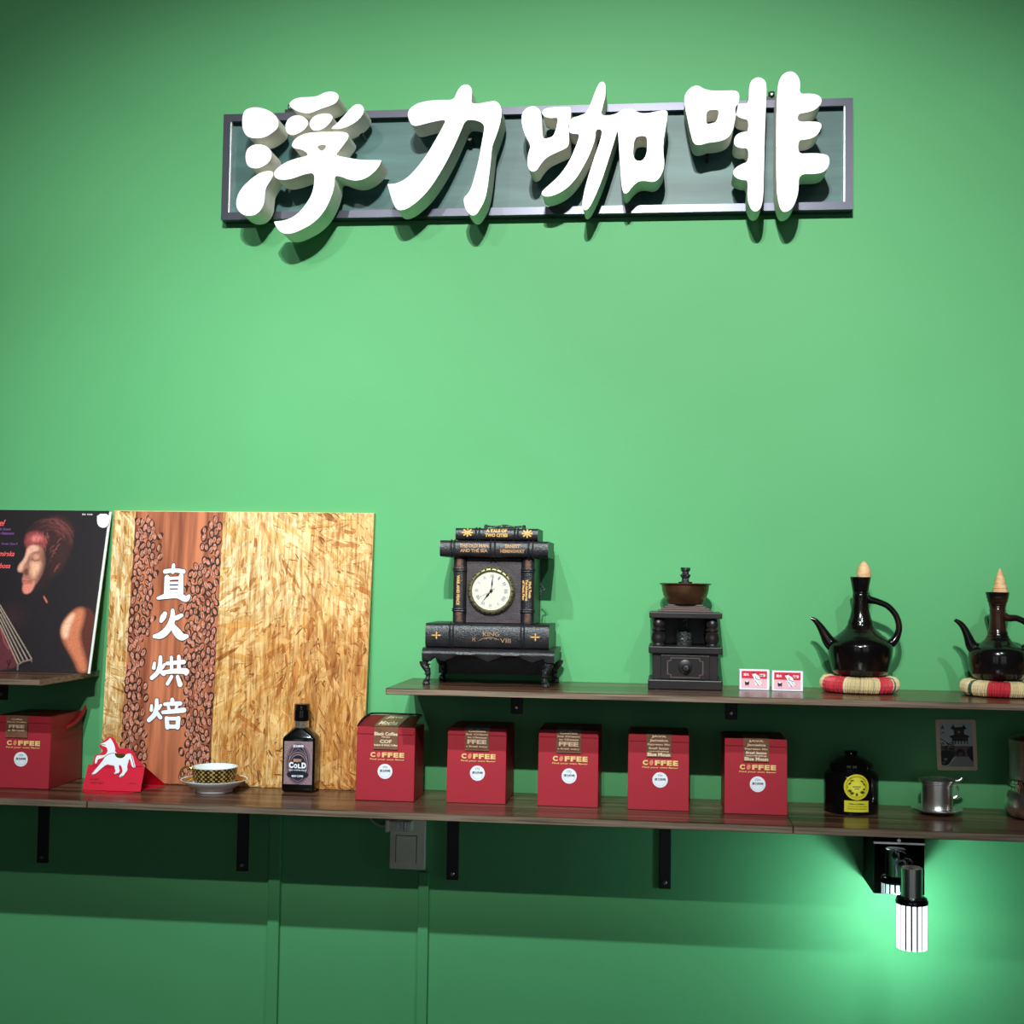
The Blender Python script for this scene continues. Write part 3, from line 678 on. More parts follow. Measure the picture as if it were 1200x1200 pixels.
def bx(l, r, t, y0): return at(l, 940, y0).x, at(r, 940, y0).x, at((l+r)/2, t, y0+.004).z
a0, a1, a2 = bx(415, 484.5, 852.6, -.145)
b1 = coffee_box('red coffee box below the upper shelf end, with raised curved lid and COF tape', a0+.002, a1, a2, -.145, .095, 1)
# raised lid of that box
bm = B(); zt = a2; y0 = -.141
for (m_, gx, gz, gy) in ((0, 0, 0, 0),):
    xs = [a0+.004, a1-.002]; rows = []
    for k in range(9):
        t = k/8; yy = y0+.078*t; z_ = zt+.001+.0135*math.sin(t*PI*.5); ins = .010*(max(0, t-.45)/.55)**2
        rows.append([bm.verts.new((xs[0]+ins, yy, z_)), bm.verts.new((xs[1], yy, z_))])
    for r1, r2 in zip(rows, rows[1:]): bm.faces.new((r1[0], r1[1], r2[1], r2[0]))
bmesh.ops.solidify(bm, geom=list(bm.faces), thickness=.001)
lid = obj('curved_lid', bm, M['red'], b1, True)
bm = B(); P = [(a0+.002, y0+.004, zt+.001, .0018)]
for k in range(1, 7):
    t = k/6; P.append((a0+.003+.010*t*t, y0+.078*t, zt+.0025+.0145*math.sin(t*PI*.5), .0019))
P += [(a0+.04, y0+.080, zt+.0175, .0018), (a1-.002, y0+.079, zt+.0165, .0016)]
tube(bm, P, 8); obj('black_rim', bm, M['matblack'], b1, True)
bm = B(); tw0, tw1 = a0+.30*(a1-a0), a0+.71*(a1-a0); rows = []
for k in range(9):
    t = k/8; rows.append([bm.verts.new((tw0+.012*t, y0+.078*t, zt+.0022+.0135*math.sin(t*PI*.5))), bm.verts.new((tw1+.014*t, y0+.078*t, zt+.0022+.0135*math.sin(t*PI*.5)))])
for r1, r2 in zip(rows, rows[1:]): bm.faces.new((r1[0], r1[1], r2[1], r2[0]))
obj('lid_tape', bm, M['tape'], b1, True)
bm = B(); FL = lambda u, v, h: Vector((tw0+u+.012*v/.078, y0+v, zt+.0025+h+.0135*math.sin(v/.078*PI*.5)))
text(bm, 'Mocha', .022, .016, .034, .02, FL, .0002, 0, .02); text(bm, 'Java', .022, .048, .03, .022, FL, .0002, 0, .02)
obj('lid_lettering', bm, M['tapelt'], b1, recalc=False)
B2 = bx(523, 592, 853.6, -.137)
coffee_box('red coffee box below the clock, second of the row right of the board', *B2, -.137, .135, 2)
B3 = bx(630, 700.4, 856, -.138)
coffee_box('middle red coffee box of the row, between the clock and the coffee mill', *B3, -.138, .135, 2)
B4 = bx(735.5, 807, 861, -.143)
coffee_box('red coffee box directly below the coffee mill, with Blue Moun tape', *B4, -.143, .135, 3)
B5 = bx(849, 922.4, 866.4, -.150)
coffee_box('rightmost red coffee box, beside the round black tin', *B5, -.150, .135, 3)
y0 = -.147; r0 = at(56.5, 925, y0).x; z0_ = at(40, 840, y0).z
b0 = coffee_box('red coffee box at far left with plain side and bright red strap', r0-.112, r0, z0_, y0, .138, 0, group='red coffee boxes on the lower shelf', tape_u=(.22, .60))
bm = B(); pA, pB, pC = at(82.4, 853, -.07), at(97, 843, -.02), at(104.5, 827.5, -.012)
tube(bm, [(r0+.001, -.085, at(82, 853, -.085).z, .0032), (r0+.003, -.06, at(88, 849, -.06).z, .004), (r0+.004, -.035, at(96, 842, -.035).z, .004), (r0+.006, -.016, at(103, 832, -.016).z, .004), (r0+.004, -.008, at(104, 827, -.008).z, .0028)], 10, flat=.6)
obj('strap', bm, M['hred'], b0, True)

# ------------------------------------------------------------------ horse greeting card
hc = thing('greeting_card', 'red folded new year card with white horse', 'card', (-1.04, -.11, ZS))
zh = lambda x, y, Y: at(80+x/5.4545, 850+y/5.4545, Y)
yf, yr, yb = -.145, -.112, -.062
g = ZS+.0005
fl_, fr_ = atz(96, 922.5, g), atz(164.7, 923.5, g)
xL0, xR0 = at(96.5, 922, yf).x, at(164.7, 923, yf).x; xL1, xR1 = at(103, 898, yr).x, at(169.8, 897.5, yr).x; zr = at(136, 897.5, yr).z
bm = B()
def sheet(bm, q, t=.0006):
    a = [bm.verts.new(p) for p in q]; fc = bm.faces.new(a); fc.normal_update(); n = fc.normal.copy()
    b = [bm.verts.new(Vector(p)-n*t) for p in q]; bm.faces.new(b[::-1])
    for i in range(len(q)): bm.faces.new((a[i], b[i], b[(i+1) % len(q)], a[(i+1) % len(q)]))
sheet(bm, [(xL0, yf, g+.001), (xR0, yf, g+.001), (xR1, yr, zr), (xL1, yr, zr)])
sheet(bm, [(xR1, yr+.0008, zr), (xL1, yr+.0008, zr), (xL0+.003, yb, g+.001), (xR0+.016, yb, g+.001)])
obj('folded_panel', bm, M['hred'], hc)
bm = B(); base = []
for k in range(25):
    a_ = PI*k/24; base.append(((xL0+xR0)/2-.006+.052*math.cos(PI+a_), -.135-.042*math.sin(a_), g))
base = [(xL0-.004, yb, g)] + base + [(xR0+.016, yb, g)]
sheet(bm, base, .0005); obj('base_flap', bm, M['hred'], hc)
bm = B(); lathe(bm, [(.0065, 0), (.0065, .0006)], ((xL0+xR0)/2-.006, -.163, g+.0003), 20); obj('gold_dot', bm, M['goldtrim'], hc)
U_ = Vector((1, 0, 0)); Vv = Vector((0, yr-yf, zr-g)); uv, f, N = plane_uv(Vector((xL0, yf, g+.001)), U_, Vv)
zc = lambda x, y: uv(80+x/5.4545, 850+y/5.4545)
bm = B(); extrude_poly(bm, [chaikin([zc(*p) for p in [(190,130),(240,93),(262,72),(290,78),(315,118),(325,152),(360,148),(400,153),(430,188),(442,220),(470,240),(480,268),(150,268),(165,220),(172,190),(210,183),(225,160)]], 1)], f, .0006, .0012, 0, 0)
obj('mane_cutout', bm, M['hred'], hc)
bm = B(); extrude_poly(bm, [chaikin([zc(*p) for p in [(205,124),(235,112),(256,100),(270,82),(282,100),(292,118),(303,150),(300,168),(312,182),(340,205),(362,196),(385,183),(405,185),(416,205),(426,250),(432,272),(418,275),(406,262),(400,228),(392,215),(386,238),(377,265),(382,290),(364,312),(350,332),(325,340),(330,325),(350,302),(345,272),(335,257),(325,257),(328,280),(332,298),(315,316),(290,318),(305,300),(300,277),(295,260),(270,257),(248,252),(210,282),(170,320),(148,322),(160,305),(198,260),(228,222),(238,202),(215,214),(192,220),(183,247),(170,248),(180,200),(200,195),(235,195),(250,180),(255,160),(245,142),(215,132)]], 1)], f, .0014, .0022, 0, 0)
obj('horse_cutout', bm, M['white'], hc)
bm = B()
flat_poly(bm, chaikin([zc(*p) for p in [(298,178),(322,188),(348,184),(372,192),(352,214),(322,214),(304,202)]], 1), f, .0025)
obj('gold_saddle', bm, M['goldtrim'], hc, recalc=False)
for L in ([(150,320),(170,316)], [(292,316),(318,312)], [(325,338),(350,328)], [(232,208),(262,188),(298,182)], [(405,190),(416,235),(424,270)], [(212,126),(240,130)]):
    bm = B(); brush(bm, [(*zc(*p), .0011) for p in L], f, .0025); obj('gold_line', bm, M['goldtrim'], hc, recalc=False)
bm = B(); text(bm, 'HAPPY', *zc(170, 345), .017, .0035, f, .0009, 0, .03); text(bm, 'NEW YEAR', *zc(185, 368), .026, .0038, f, .0009, 0, .03)
obj('card_lettering', bm, M['hdark'], hc, recalc=False)
bm = B(); brush(bm, [(*zc(385, 376), .0006), (*zc(410, 370), .0012), (*zc(438, 377), .0006)], f, .0009)
obj('card_flourish', bm, M['hdark'], hc, recalc=False)

# ------------------------------------------------------------------ saucer and cup
sx, sy_ = at(251, 920, -.105).x, -.105
sau = thing('saucer', 'white gold-banded china saucer under the patterned cup', 'saucer', (sx, sy_, ZS+.0006))
bm = B(); lathe(bm, [(.001, .004), (.030, .004), (.031, .0002), (.034, .0002), (.0345, .005), (.050, .014), (.0615, .0215), (.062, .0228), (.061, .0232), (.050, .0165), (.036, .0095), (.024, .0085), (.001, .0085)], (sx, sy_, ZS+.0006), 56)
obj('dish', bm, M['china'], sau, True)
bm = B(); lathe(bm, [(.0475, .0156), (.053, .0188), (.0585, .0218), (.0585, .0223), (.053, .0193), (.0475, .0161)], (sx, sy_, ZS+.0006), 56, cap=False); obj('gold_band', bm, M['goldtrim'], sau, True)
cz = ZS+.0006+.0099
cup = thing('coffee_cup', 'wide china cup with gold and brown lattice and gold ring handle', 'cup', (sx, sy_, cz))
pm = bpy.data.materials.new('gold lattice'); pm.use_nodes = True; nt = pm.node_tree; b_ = nt.nodes['Principled BSDF']
tcn = nt.nodes.new('ShaderNodeTexCoord'); sep = nt.nodes.new('ShaderNodeSeparateXYZ'); nt.links.new(tcn.outputs['Object'], sep.inputs[0])
def mth(op, a=None, b=None, v0=None, v1=None):
    n = nt.nodes.new('ShaderNodeMath'); n.operation = op
    if a is not None: nt.links.new(a, n.inputs[0])
    if v0 is not None: n.inputs[0].default_value = v0
    if b is not None: nt.links.new(b, n.inputs[1])
    if v1 is not None: n.inputs[1].default_value = v1
    return n.outputs[0]
dx_ = mth('SUBTRACT', sep.outputs[0], v1=sx); dy_ = mth('SUBTRACT', sep.outputs[1], v1=sy_); an = mth('ARCTAN2', dy_, dx_)
s1 = mth('SINE', mth('MULTIPLY', an, v1=26)); s2 = mth('SINE', mth('MULTIPLY', sep.outputs[2], v1=760)); s3 = mth('SINE', mth('MULTIPLY', an, v1=13)); pr = mth('MULTIPLY', s1, s2)
gt = mth('GREATER_THAN', mth('ADD', pr, mth('MULTIPLY', s3, v1=.25)), v1=.18)
mx = nt.nodes.new('ShaderNodeMix'); mx.data_type = 'RGBA'; nt.links.new(gt, mx.inputs['Factor'])
mx.inputs['A'].default_value = lin((58, 34, 24)) + (1,); mx.inputs['B'].default_value = lin((196, 168, 96)) + (1,)
nt.links.new(mx.outputs['Result'], b_.inputs['Base Color']); b_.inputs['Roughness'].default_value = .25; b_.inputs['Metallic'].default_value = .3
bm = B(); lathe(bm, [(.001, .0012), (.030, .0012), (.032, .0012), (.0355, .006), (.0385, .013), (.0405, .022), (.0418, .0335), (.0425, .0350)], (sx, sy_, cz), 56, cap=False); obj('cup_wall', bm, pm, cup, True)
bm = B(); lathe(bm, [(.0425, .0350), (.0428, .0360), (.0418, .0362), (.0405, .030), (.037, .014), (.030, .006), (.001, .005)], (sx, sy_, cz), 56, cap=False); obj('cup_lining', bm, M['china'], cup, True)
bm = B(); lathe(bm, [(.0315, 0), (.033, .0002), (.036, .0045), (.0355, .0062), (.030, .003)], (sx, sy_, cz), 56, cap=False); obj('gold_foot', bm, M['goldtrim'], cup, True)
bm = B(); hx = sx-.0405-.0105
tube(bm, [(hx+.0135*math.cos(a_)-.001, sy_, cz+.0205+.0125*math.sin(a_), .0022) for a_ in [PI*(.28+1.44*k/10) for k in range(11)]], 10)
tube(bm, [(hx+.006, sy_, cz+.033, .002), (sx-.040, sy_, cz+.034, .002)], 8, smooth=1)
obj('handle', bm, M['goldtrim'], cup, True)

# ------------------------------------------------------------------ flask bottle
yb0, bd = -.088, .042
zb = lambda x, y, Y=yb0: at(320+x/10.43, 820+y/10.43, Y)
xl, xr = zb(105, 1000).x, zb(492, 1000).x; bxc, byc = (xl+xr)/2, yb0+bd/2
bot = thing('coffee_bottle', 'black flat flask bottle of cold coffee with purple-grey label', 'bottle', (bxc, byc, ZS))
H1, H2, H3, H4 = zb(300, 470).z-ZS, zb(300, 358).z-ZS, zb(370, 268).z-ZS, zb(370, 62).z-ZS
def rrect(hw, hd, r, n=6):
    out = []
    for cx_, cy2, a_ in ((hw-r, hd-r, 0), (-hw+r, hd-r, PI/2), (-hw+r, -hd+r, PI), (hw-r, -hd+r, 3*PI/2)):
        for k in range(n): t = a_+PI/2*k/(n-1); out.append((cx_+r*math.cos(t), cy2+r*math.sin(t)))
    return out
def loft(bm, secs, c):
    rings = [[bm.verts.new((c[0]+x, c[1]+y, c[2]+h)) for x, y in rrect(hw, hd, r)] for hw, hd, r, h in secs]
    n = len(rings[0])
    for a, b in zip(rings, rings[1:]):
        for i in range(n): bm.faces.new((a[i], a[(i+1) % n], b[(i+1) % n], b[i]))
    bm.faces.new(rings[0][::-1]); bm.faces.new(rings[-1])
hw = (xr-xl)/2+.001; nr = (zb(470, 310).x-zb(272, 310).x)/2-.001
bm = B(); loft(bm, [(hw-.004, bd/2-.004, .004, .0004), (hw-.001, bd/2-.001, .005, .003), (hw, bd/2, .005, .008), (hw, bd/2, .005, H1-.002), (hw-.002, bd/2-.001, .006, H1+.002), (nr+.002, nr+.001, nr*.9, H2-.001), (nr, nr, nr*.98, H2+.001)], (bxc, byc, ZS))
obj('flask', bm, M['black'], bot, True)
bm = B(); lathe(bm, [(nr-.001, H2), (nr-.001, H3+.002)], (bxc, byc, ZS), 28); obj('glass_neck', bm, M['amber'], bot, True)
bm = B(); ch = H4-H3; pr = [(nr, H3), (nr+.0006, H3+.001), (nr+.0006, H3+ch*.18), (nr-.0002, H3+ch*.20), (nr+.0004, H3+ch*.22), (nr+.0004, H3+ch*.62)]
for k in range(4): pr += [(nr-.0004, H3+ch*(.64+.09*k)), (nr+.0004, H3+ch*(.68+.09*k))]
pr += [(nr, H4-.001), (nr-.001, H4)]
lathe(bm, pr, (bxc, byc, ZS), 32); obj('screw_cap', bm, M['black'], bot, True)
ll, lr, lt, lb = zb(134, 800).x, zb(480, 800).x, zb(300, 508).z, zb(300, 1035).z
FB = lambda u, v, h: Vector((ll+u, yb0-h-.0001, lb+v)); W_, Hh = lr-ll, lt-lb
cv = Canvas(W_, Hh, 90, 130, (150, 122, 128))
k_ = W_/345
def el(cx_, cy2, rx, ry, n=40): return [((cx_+rx*math.cos(2*PI*i/n))*k_, Hh-(cy2+ry*math.sin(2*PI*i/n))*k_) for i in range(n)]
for i in range(260):
    x, y = random.uniform(0, 345), random.uniform(0, 527); cv.blob(x*k_, Hh-y*k_, 7*k_, 5*k_, (86, 66, 74), .8, random.random()*3, 2)
cv.poly([(6*k_, 6*k_), (W_-6*k_, 6*k_), (W_-6*k_, Hh-6*k_), (6*k_, Hh-6*k_)], (176, 148, 152), 4*k_, 0)
for rr, cc in ((0, (40, 36, 48)), (8, (172, 142, 146)), (14, (52, 46, 60)), (34, (160, 132, 138)), (40, (44, 40, 54))):
    cv.poly(el(170, 262, 148-rr, 245-rr), cc, 3*k_, 1, False)
cv.poly(el(170, 270, 118, 145), (168, 138, 142), 3*k_, 1, False); cv.poly(el(170, 270, 110, 137), (36, 34, 48), 3*k_, 1, False)
cv.poly(el(170, 270, 96, 122), (150, 120, 126), 3*k_, 1, False); cv.poly(el(170, 276, 92, 112), (30, 30, 44), 3*k_, 1, False)
for i in range(22): cv.blob((60+10*i)*k_, Hh-(90+abs(11-i)*6)*k_, 5*k_, 12*k_, (140, 112, 118), .8, .1, 2)
cv.poly([(30*k_, Hh-355*k_), (310*k_, Hh-355*k_), (295*k_, Hh-440*k_), (45*k_, Hh-440*k_)], (30, 30, 46), 3*k_, 1)
lab = cv.mesh('label', FB, .0004, bot)
bm = B()
text(bm, '浮力咖啡', 170*k_, Hh-58*k_, 130*k_, 34*k_, FB, .0008, 0, .05)
x_ = 58
for ch_, w_, h_ in (('C', 60, 74), ('O', 48, 52), ('L', 46, 52), ('D', 62, 70)):
    text(bm, ch_, (x_+w_/2)*k_, Hh-(318-h_/2)*k_, w_*.9*k_, h_*k_, FB, .0008, 0, .07); x_ += w_
text(bm, 'DRIP COFFEE BREW', 170*k_, Hh-340*k_, 220*k_, 14*k_, FB, .0008, 0, .02); text(bm, 'BREW COFFEE', 168*k_, Hh-410*k_, 140*k_, 24*k_, FB, .0008, 0, .04)
obj('label_lettering', bm, M['white'], lab, recalc=False)
bm = B(); text(bm, 'BREW', 165*k_, Hh-225*k_, 100*k_, 38*k_, FB, .0008, 0, .04); obj('label_word', bm, mat('tan ink', (206, 160, 130), .4), lab, recalc=False)

# ------------------------------------------------------------------ tea tin
tx, ty, tr = at(997.5, 930, -.08).x, -.078, .0475
tin = thing('tea_tin', 'round black tea tin with yellow round and square labels', 'tin', (tx, ty, ZS))
th_ = at(997, 905, -.11).z-ZS
bm = B(); lathe(bm, [(tr-.003, .0004), (tr-.0005, .001), (tr, .004), (tr, th_-.012), (tr-.001, th_-.007), (tr-.006, th_-.001), (tr-.011, th_+.001)], (tx, ty, ZS), 64); obj('canister', bm, M['black'], tin, True)
bm = B(); lathe(bm, [(tr-.010, th_+.0012), (tr-.009, th_+.004), (tr-.010, th_+.012), (tr-.013, th_+.0145), (tr-.016, th_+.016), (.024, th_+.022), (.012, th_+.025), (.009, th_+.027), (.012, th_+.031), (.010, th_+.034), (.001, th_+.035)], (tx, ty, ZS), 56); obj('domed_lid', bm, M['black'], tin, True)
fa = math.atan2(-2.5-ty, 0-tx)   # the labels look at about the camera side
ang0 = -PI/2+math.radians(4)
def FT(u, v, h): a_ = ang0+u/tr; return Vector((tx+(tr+h)*math.cos(a_), ty+(tr+h)*math.sin(a_), ZS+v))
lz = at(1002.7, 922.5, ty-tr).z-ZS; rr = .0222
cv = Canvas(2*rr, 2*rr, 90, 90, (226, 214, 48)); c_ = rr
for r2, cl in ((.020, (206, 190, 40)), (.0165, (230, 220, 60)), (.0085, (240, 228, 80))): cv.poly([(c_+r2*math.cos(2*PI*i/40), c_+r2*math.sin(2*PI*i/40)) for i in range(40)], cl, .0006, 1, False)
for (x, y, a, b, r_) in ((-.012,.006,.004,.0018,.8),(-.008,.011,.004,.0016,.3),(.009,.010,.004,.0018,-.5),(.013,.005,.004,.0018,-1),(-.012,-.007,.004,.003,0),(-.008,-.011,.004,.003,.3),(.010,-.009,.005,.003,0),(.013,-.004,.003,.002,0),(0,-.013,.0022,.004,0),(-.016,0,.001,.004,.3),(.016,.001,.001,.004,-.2)):
    cv.blob(c_+x, c_+y, a, b, (56, 66, 26), 1, r_, 3)
def tin_round(u, v, h):
    return FT(u-rr, lz-rr+v, h)
# round label cut out of the curved sheet
vs = []; fs = []; cl = []; n_r, n_a = 26, 64
for i in range(n_r+1):
    for j in range(n_a):
        r2 = rr*i/n_r; a_ = 2*PI*j/n_a; u, v = c_+r2*math.cos(a_), c_+r2*math.sin(a_)
        vs.append(tuple(tin_round(u, v, .0004))); ii, jj = min(int(v/(2*rr)*89+.5), 89), min(int(u/(2*rr)*89+.5), 89); cl.append(np.append(cv.c[ii, jj], 1))
for i in range(n_r):
    for j in range(n_a): fs.append((i*n_a+j, i*n_a+(j+1) % n_a, (i+1)*n_a+(j+1) % n_a, (i+1)*n_a+j))
me = bpy.data.meshes.new('round_label'); me.from_pydata(vs, [], fs); at2 = me.color_attributes.new('Col', 'FLOAT_COLOR', 'POINT'); at2.data.foreach_set('color', np.array(cl).ravel()); rl = link('round_label', me, M['print'], tin)
bm = B(); text(bm, 'MARIAGE', 0, lz+.0008, .0135, .0024, FT, .0008, 0, .03); text(bm, 'FRERES', 0, lz-.0030, .008, .0016, FT, .0008, 0, .03)
for k, ch_ in enumerate('MAISON FONDEE'):
    if ch_ != ' ': a_ = PI*(.80-.60*k/12); text(bm, ch_, .0185*math.cos(a_), lz+.0185*math.sin(a_), .0016, .0019, FT, .0008, 0, .02, rot=a_-PI/2)
obj('round_label_lettering', bm, M['ink'], rl, recalc=False)
bm = B(); q0, q1 = lz-rr-.0016-.0195, lz-rr-.0016; N_ = 14; hw2 = .0215
top = [bm.verts.new(FT(-hw2+2*hw2*i/N_, q1, .0004)) for i in range(N_+1)]; bo = [bm.verts.new(FT(-hw2+2*hw2*i/N_, q0, .0004)) for i in range(N_+1)]
for i in range(N_): bm.faces.new((bo[i], bo[i+1], top[i+1], top[i]))
sl = obj('square_label', bm, M['yellow'], tin)
bm = B(); text(bm, 'THE A L\'OPERA', 0, q1-.0055, .028, .0026, FT, .0008, 0, .03); text(bm, 'The vert aux fruits rouges', .001, q1-.0098, .033, .0018, FT, .0008, 0, .01); text(bm, 'Green tea with red berries', .001, q1-.0135, .033, .0018, FT, .0008, 0, .01)
obj('square_label_lettering', bm, M['ink'], sl, recalc=False)

# ------------------------------------------------------------------ drip filter
dx, dy = at(1098, 940, -.075).x, -.075
dr = thing('drip_filter', 'small chrome drip coffee filter with lid on its round plate', 'coffee filter', (dx, dy, ZS))
zt_ = at(1100, 913, dy).z-ZS
bm = B(); lathe(bm, [(.022, .0004), (.024, .002), (.030, .0045), (.040, .0065), (.0445, .0095), (.0438, .0105), (.036, .0085), (.026, .0075), (.001, .0075)], (dx, dy, ZS), 56); obj('plate', bm, M['steel'], dr, True)
bm = B(); lathe(bm, [(.024, .0078), (.0262, .009), (.0268, .013), (.0272, zt_-.008), (.029, zt_-.0065), (.029, zt_-.004)], (dx, dy, ZS), 56); obj('filter_cup', bm, M['steel'], dr, True)
bm = B(); lathe(bm, [(.030, zt_-.0038), (.0315, zt_-.003), (.0315, zt_-.001), (.027, zt_+.0005), (.020, zt_+.0025), (.001, zt_+.003)], (dx, dy, ZS), 56)
lid_ = obj('lid', bm, M['steel'], dr, True)
bm = B(); tube(bm, [(dx+.028, dy, ZS+zt_-.002, .003), (dx+.036, dy, ZS+zt_-.002, .0035), (dx+.0415, dy, ZS+zt_+.001, .0035), (dx+.042, dy, ZS+zt_+.004, .0025)], 10); obj('lid_tab', bm, M['steel'], lid_, True)
bm = B(); tube(bm, [(dx+.027, dy-.004, ZS+zt_-.010, .0018), (dx+.034, dy-.004, ZS+zt_-.012, .0018), (dx+.035, dy-.004, ZS+zt_-.026, .0018), (dx+.0275, dy-.004, ZS+zt_-.032, .0018)], 8); obj('handle', bm, M['steel'], dr, True)

# ------------------------------------------------------------------ steel pot at right edge
mx_, my = at(1216, 930, -.085).x, -.085
mk = thing('moka_pot', 'polished steel moka pot with orange label at right end of shelf', 'coffee pot', (mx_, my, ZS))
s_ = .00155
bm = B(); lathe(bm, [(.036, .0004), (.046, .003), (.054, .012), (.0555, .024), (.052, .038), (.047, .046)], (mx_, my, ZS), 48); obj('boiler', bm, M['steel'], mk, True)
bm = B(); lathe(bm, [(.0475, .0462), (.050, .048), (.050, .054), (.0475, .056), (.0475, .059), (.050, .061), (.050, .066), (.047, .068)], (mx_, my, ZS), 48); obj('threaded_ring', bm, M['chrome'], mk, True)
bm = B(); lathe(bm, [(.0465, .0682), (.0462, .090), (.0465, .118), (.048, .136), (.046, .138), (.030, .144), (.008, .147), (.008, .156), (.001, .157)], (mx_, my, ZS), 48); obj('upper_pot', bm, M['steel'], mk, True)
bm = B(); tube(bm, [(mx_+.046, my, ZS+.13, .006), (mx_+.08, my, ZS+.135, .007), (mx_+.088, my, ZS+.10, .007), (mx_+.084, my, ZS+.07, .006)], 10); obj('handle', bm, M['black'], mk, True)
bm = B(); a0_, a1_ = math.radians(-130), math.radians(-60); rws = []
for i in range(15):
    a_ = a0_+(a1_-a0_)*i/14; rws.append([bm.verts.new((mx_+.0472*math.cos(a_), my+.0472*math.sin(a_), ZS+z_)) for z_ in (.078, .122)])
for r1, r2 in zip(rws, rws[1:]): bm.faces.new((r1[0], r2[0], r2[1], r1[1]))
obj('orange_label', bm, mat('orange label', (214, 112, 44), .4), mk)

# ------------------------------------------------------------------ playing card on the wall
pc = thing('picture_card', 'small cream bordered card with a pavilion picture stuck on wall', 'picture card', (at(1120, 873, 0).x, 0, at(1120, 873, 0).z))
zp = lambda x, y: at(1080+x/8.575, 830+y/8.575, -.002)
cs = [zp(160, 622), zp(565, 626), zp(540, 113), zp(138, 113)]
Oc = cs[0]; Wc, Hc = (cs[1]-cs[0]).length, (cs[3]-cs[0]).length; Uc = (cs[1]-cs[0]).normalized(); Vc = Vector((-Uc.z, 0, Uc.x))
Vc = (cs[3]-cs[0]).normalized()
FP = lambda u, v, h: Oc+Uc*u+Vc*v+Vector((0, -h, 0))
rc = []
for cx_, cy2, a_ in ((Wc-.003, Hc-.003, 0), (.003, Hc-.003, PI/2), (.003, .003, PI), (Wc-.003, .003, 3*PI/2)):
    for k in range(5): t = a_+PI/2*k/4; rc.append((cx_+.003*math.cos(t), cy2+.003*math.sin(t)))
bm = B(); extrude_poly(bm, [rc], FP, -.0018, 0, 0, 0); obj('card_stock', bm, mat('cream card', (226, 208, 172), .5), pc)
iw, ih = Wc*.80, Hc*.865; ku = iw/330
cv = Canvas(iw, ih, 110, 145, (186, 192, 190))
def pq(pts): return [((x-190)*ku, ih-(y-145)*ku) for x, y in pts]
D_ = (20, 18, 20)
cv.poly(pq([(300,205),(330,160),(345,190),(420,185),(440,160),(465,205),(440,215),(330,215)]), D_, 3*ku, 1, False)
cv.poly(pq([(330,210),(440,210),(438,265),(335,265)]), (62, 34, 30), 3*ku, 1, False); cv.blob(*pq([(386,240)])[0], 16*ku, 14*ku, (210, 160, 130), 1, 0, 2)
cv.poly(pq([(280,285),(340,265),(440,262),(495,280),(480,298),(300,300)]), (34, 22, 24), 3*ku, 1, False)
for x in (316, 345, 375, 405, 440, 470): cv.line(pq([(x,295),(x,360)]), 11*ku, D_, 1, 3*ku)
cv.poly(pq([(310,295),(475,295),(470,335),(315,335)]), (44, 34, 34), 3*ku, 1, False)
cv.poly(pq([(190,385),(520,385),(520,500),(190,500)]), (112, 98, 88), 4*ku, 1, False)
cv.poly(pq([(345,495),(345,440),(370,415),(410,412),(435,440),(440,495)]), (22, 14, 14), 4*ku, 1); cv.poly(pq([(365,495),(370,450),(415,450),(420,495)]), (110, 76, 70), 4*ku, .8)
cv.poly(pq([(180,590),(180,450),(230,430),(300,440),(345,440),(340,480),(290,540),(260,590)]), D_, 4*ku, 1)
cv.poly(pq([(530,600),(530,380),(500,390),(455,430),(460,480),(500,540)]), D_, 4*ku, 1)
for i in range(46):
    x, y = random.uniform(185, 330), random.uniform(350, 440); cv.blob(*pq([(x, y)])[0], random.uniform(6, 16)*ku, random.uniform(4, 9)*ku, D_, 1, random.random()*3, 3)
cv.line(pq([(180,300),(225,330),(260,355),(330,400)]), 8*ku, D_, 1, 3*ku)
cv.poly(pq([(260,600),(350,498),(455,498),(530,560),(530,600)]), (150, 150, 152), 4*ku, 1, False)
cv.blob(*pq([(236,525)])[0], 22*ku, 18*ku, (150, 160, 130), .9, 0, 2); cv.blob(*pq([(215,560)])[0], 18*ku, 10*ku, (110, 120, 90), .8, 0, 2)
FPi = lambda u, v, h: FP(u+(Wc-iw)/2-.0006*(v/ih-.5), v+(Hc-ih)/2, h)
pi_ = cv.mesh('card_picture', FPi, .0004, pc)
bm = B(); text(bm, 'A', *pq([(220,190)])[0], 34*ku, 46*ku, FPi, .0007, 0, .05); obj('card_lettering', bm, M['ink'], pi_, recalc=False); bm = B(); brush(bm, [(*p, 8*ku) for p in pq([(208,255),(222,244),(236,250)])], FPi, .0007); obj('card_mark', bm, M['ink'], pi_, recalc=False)

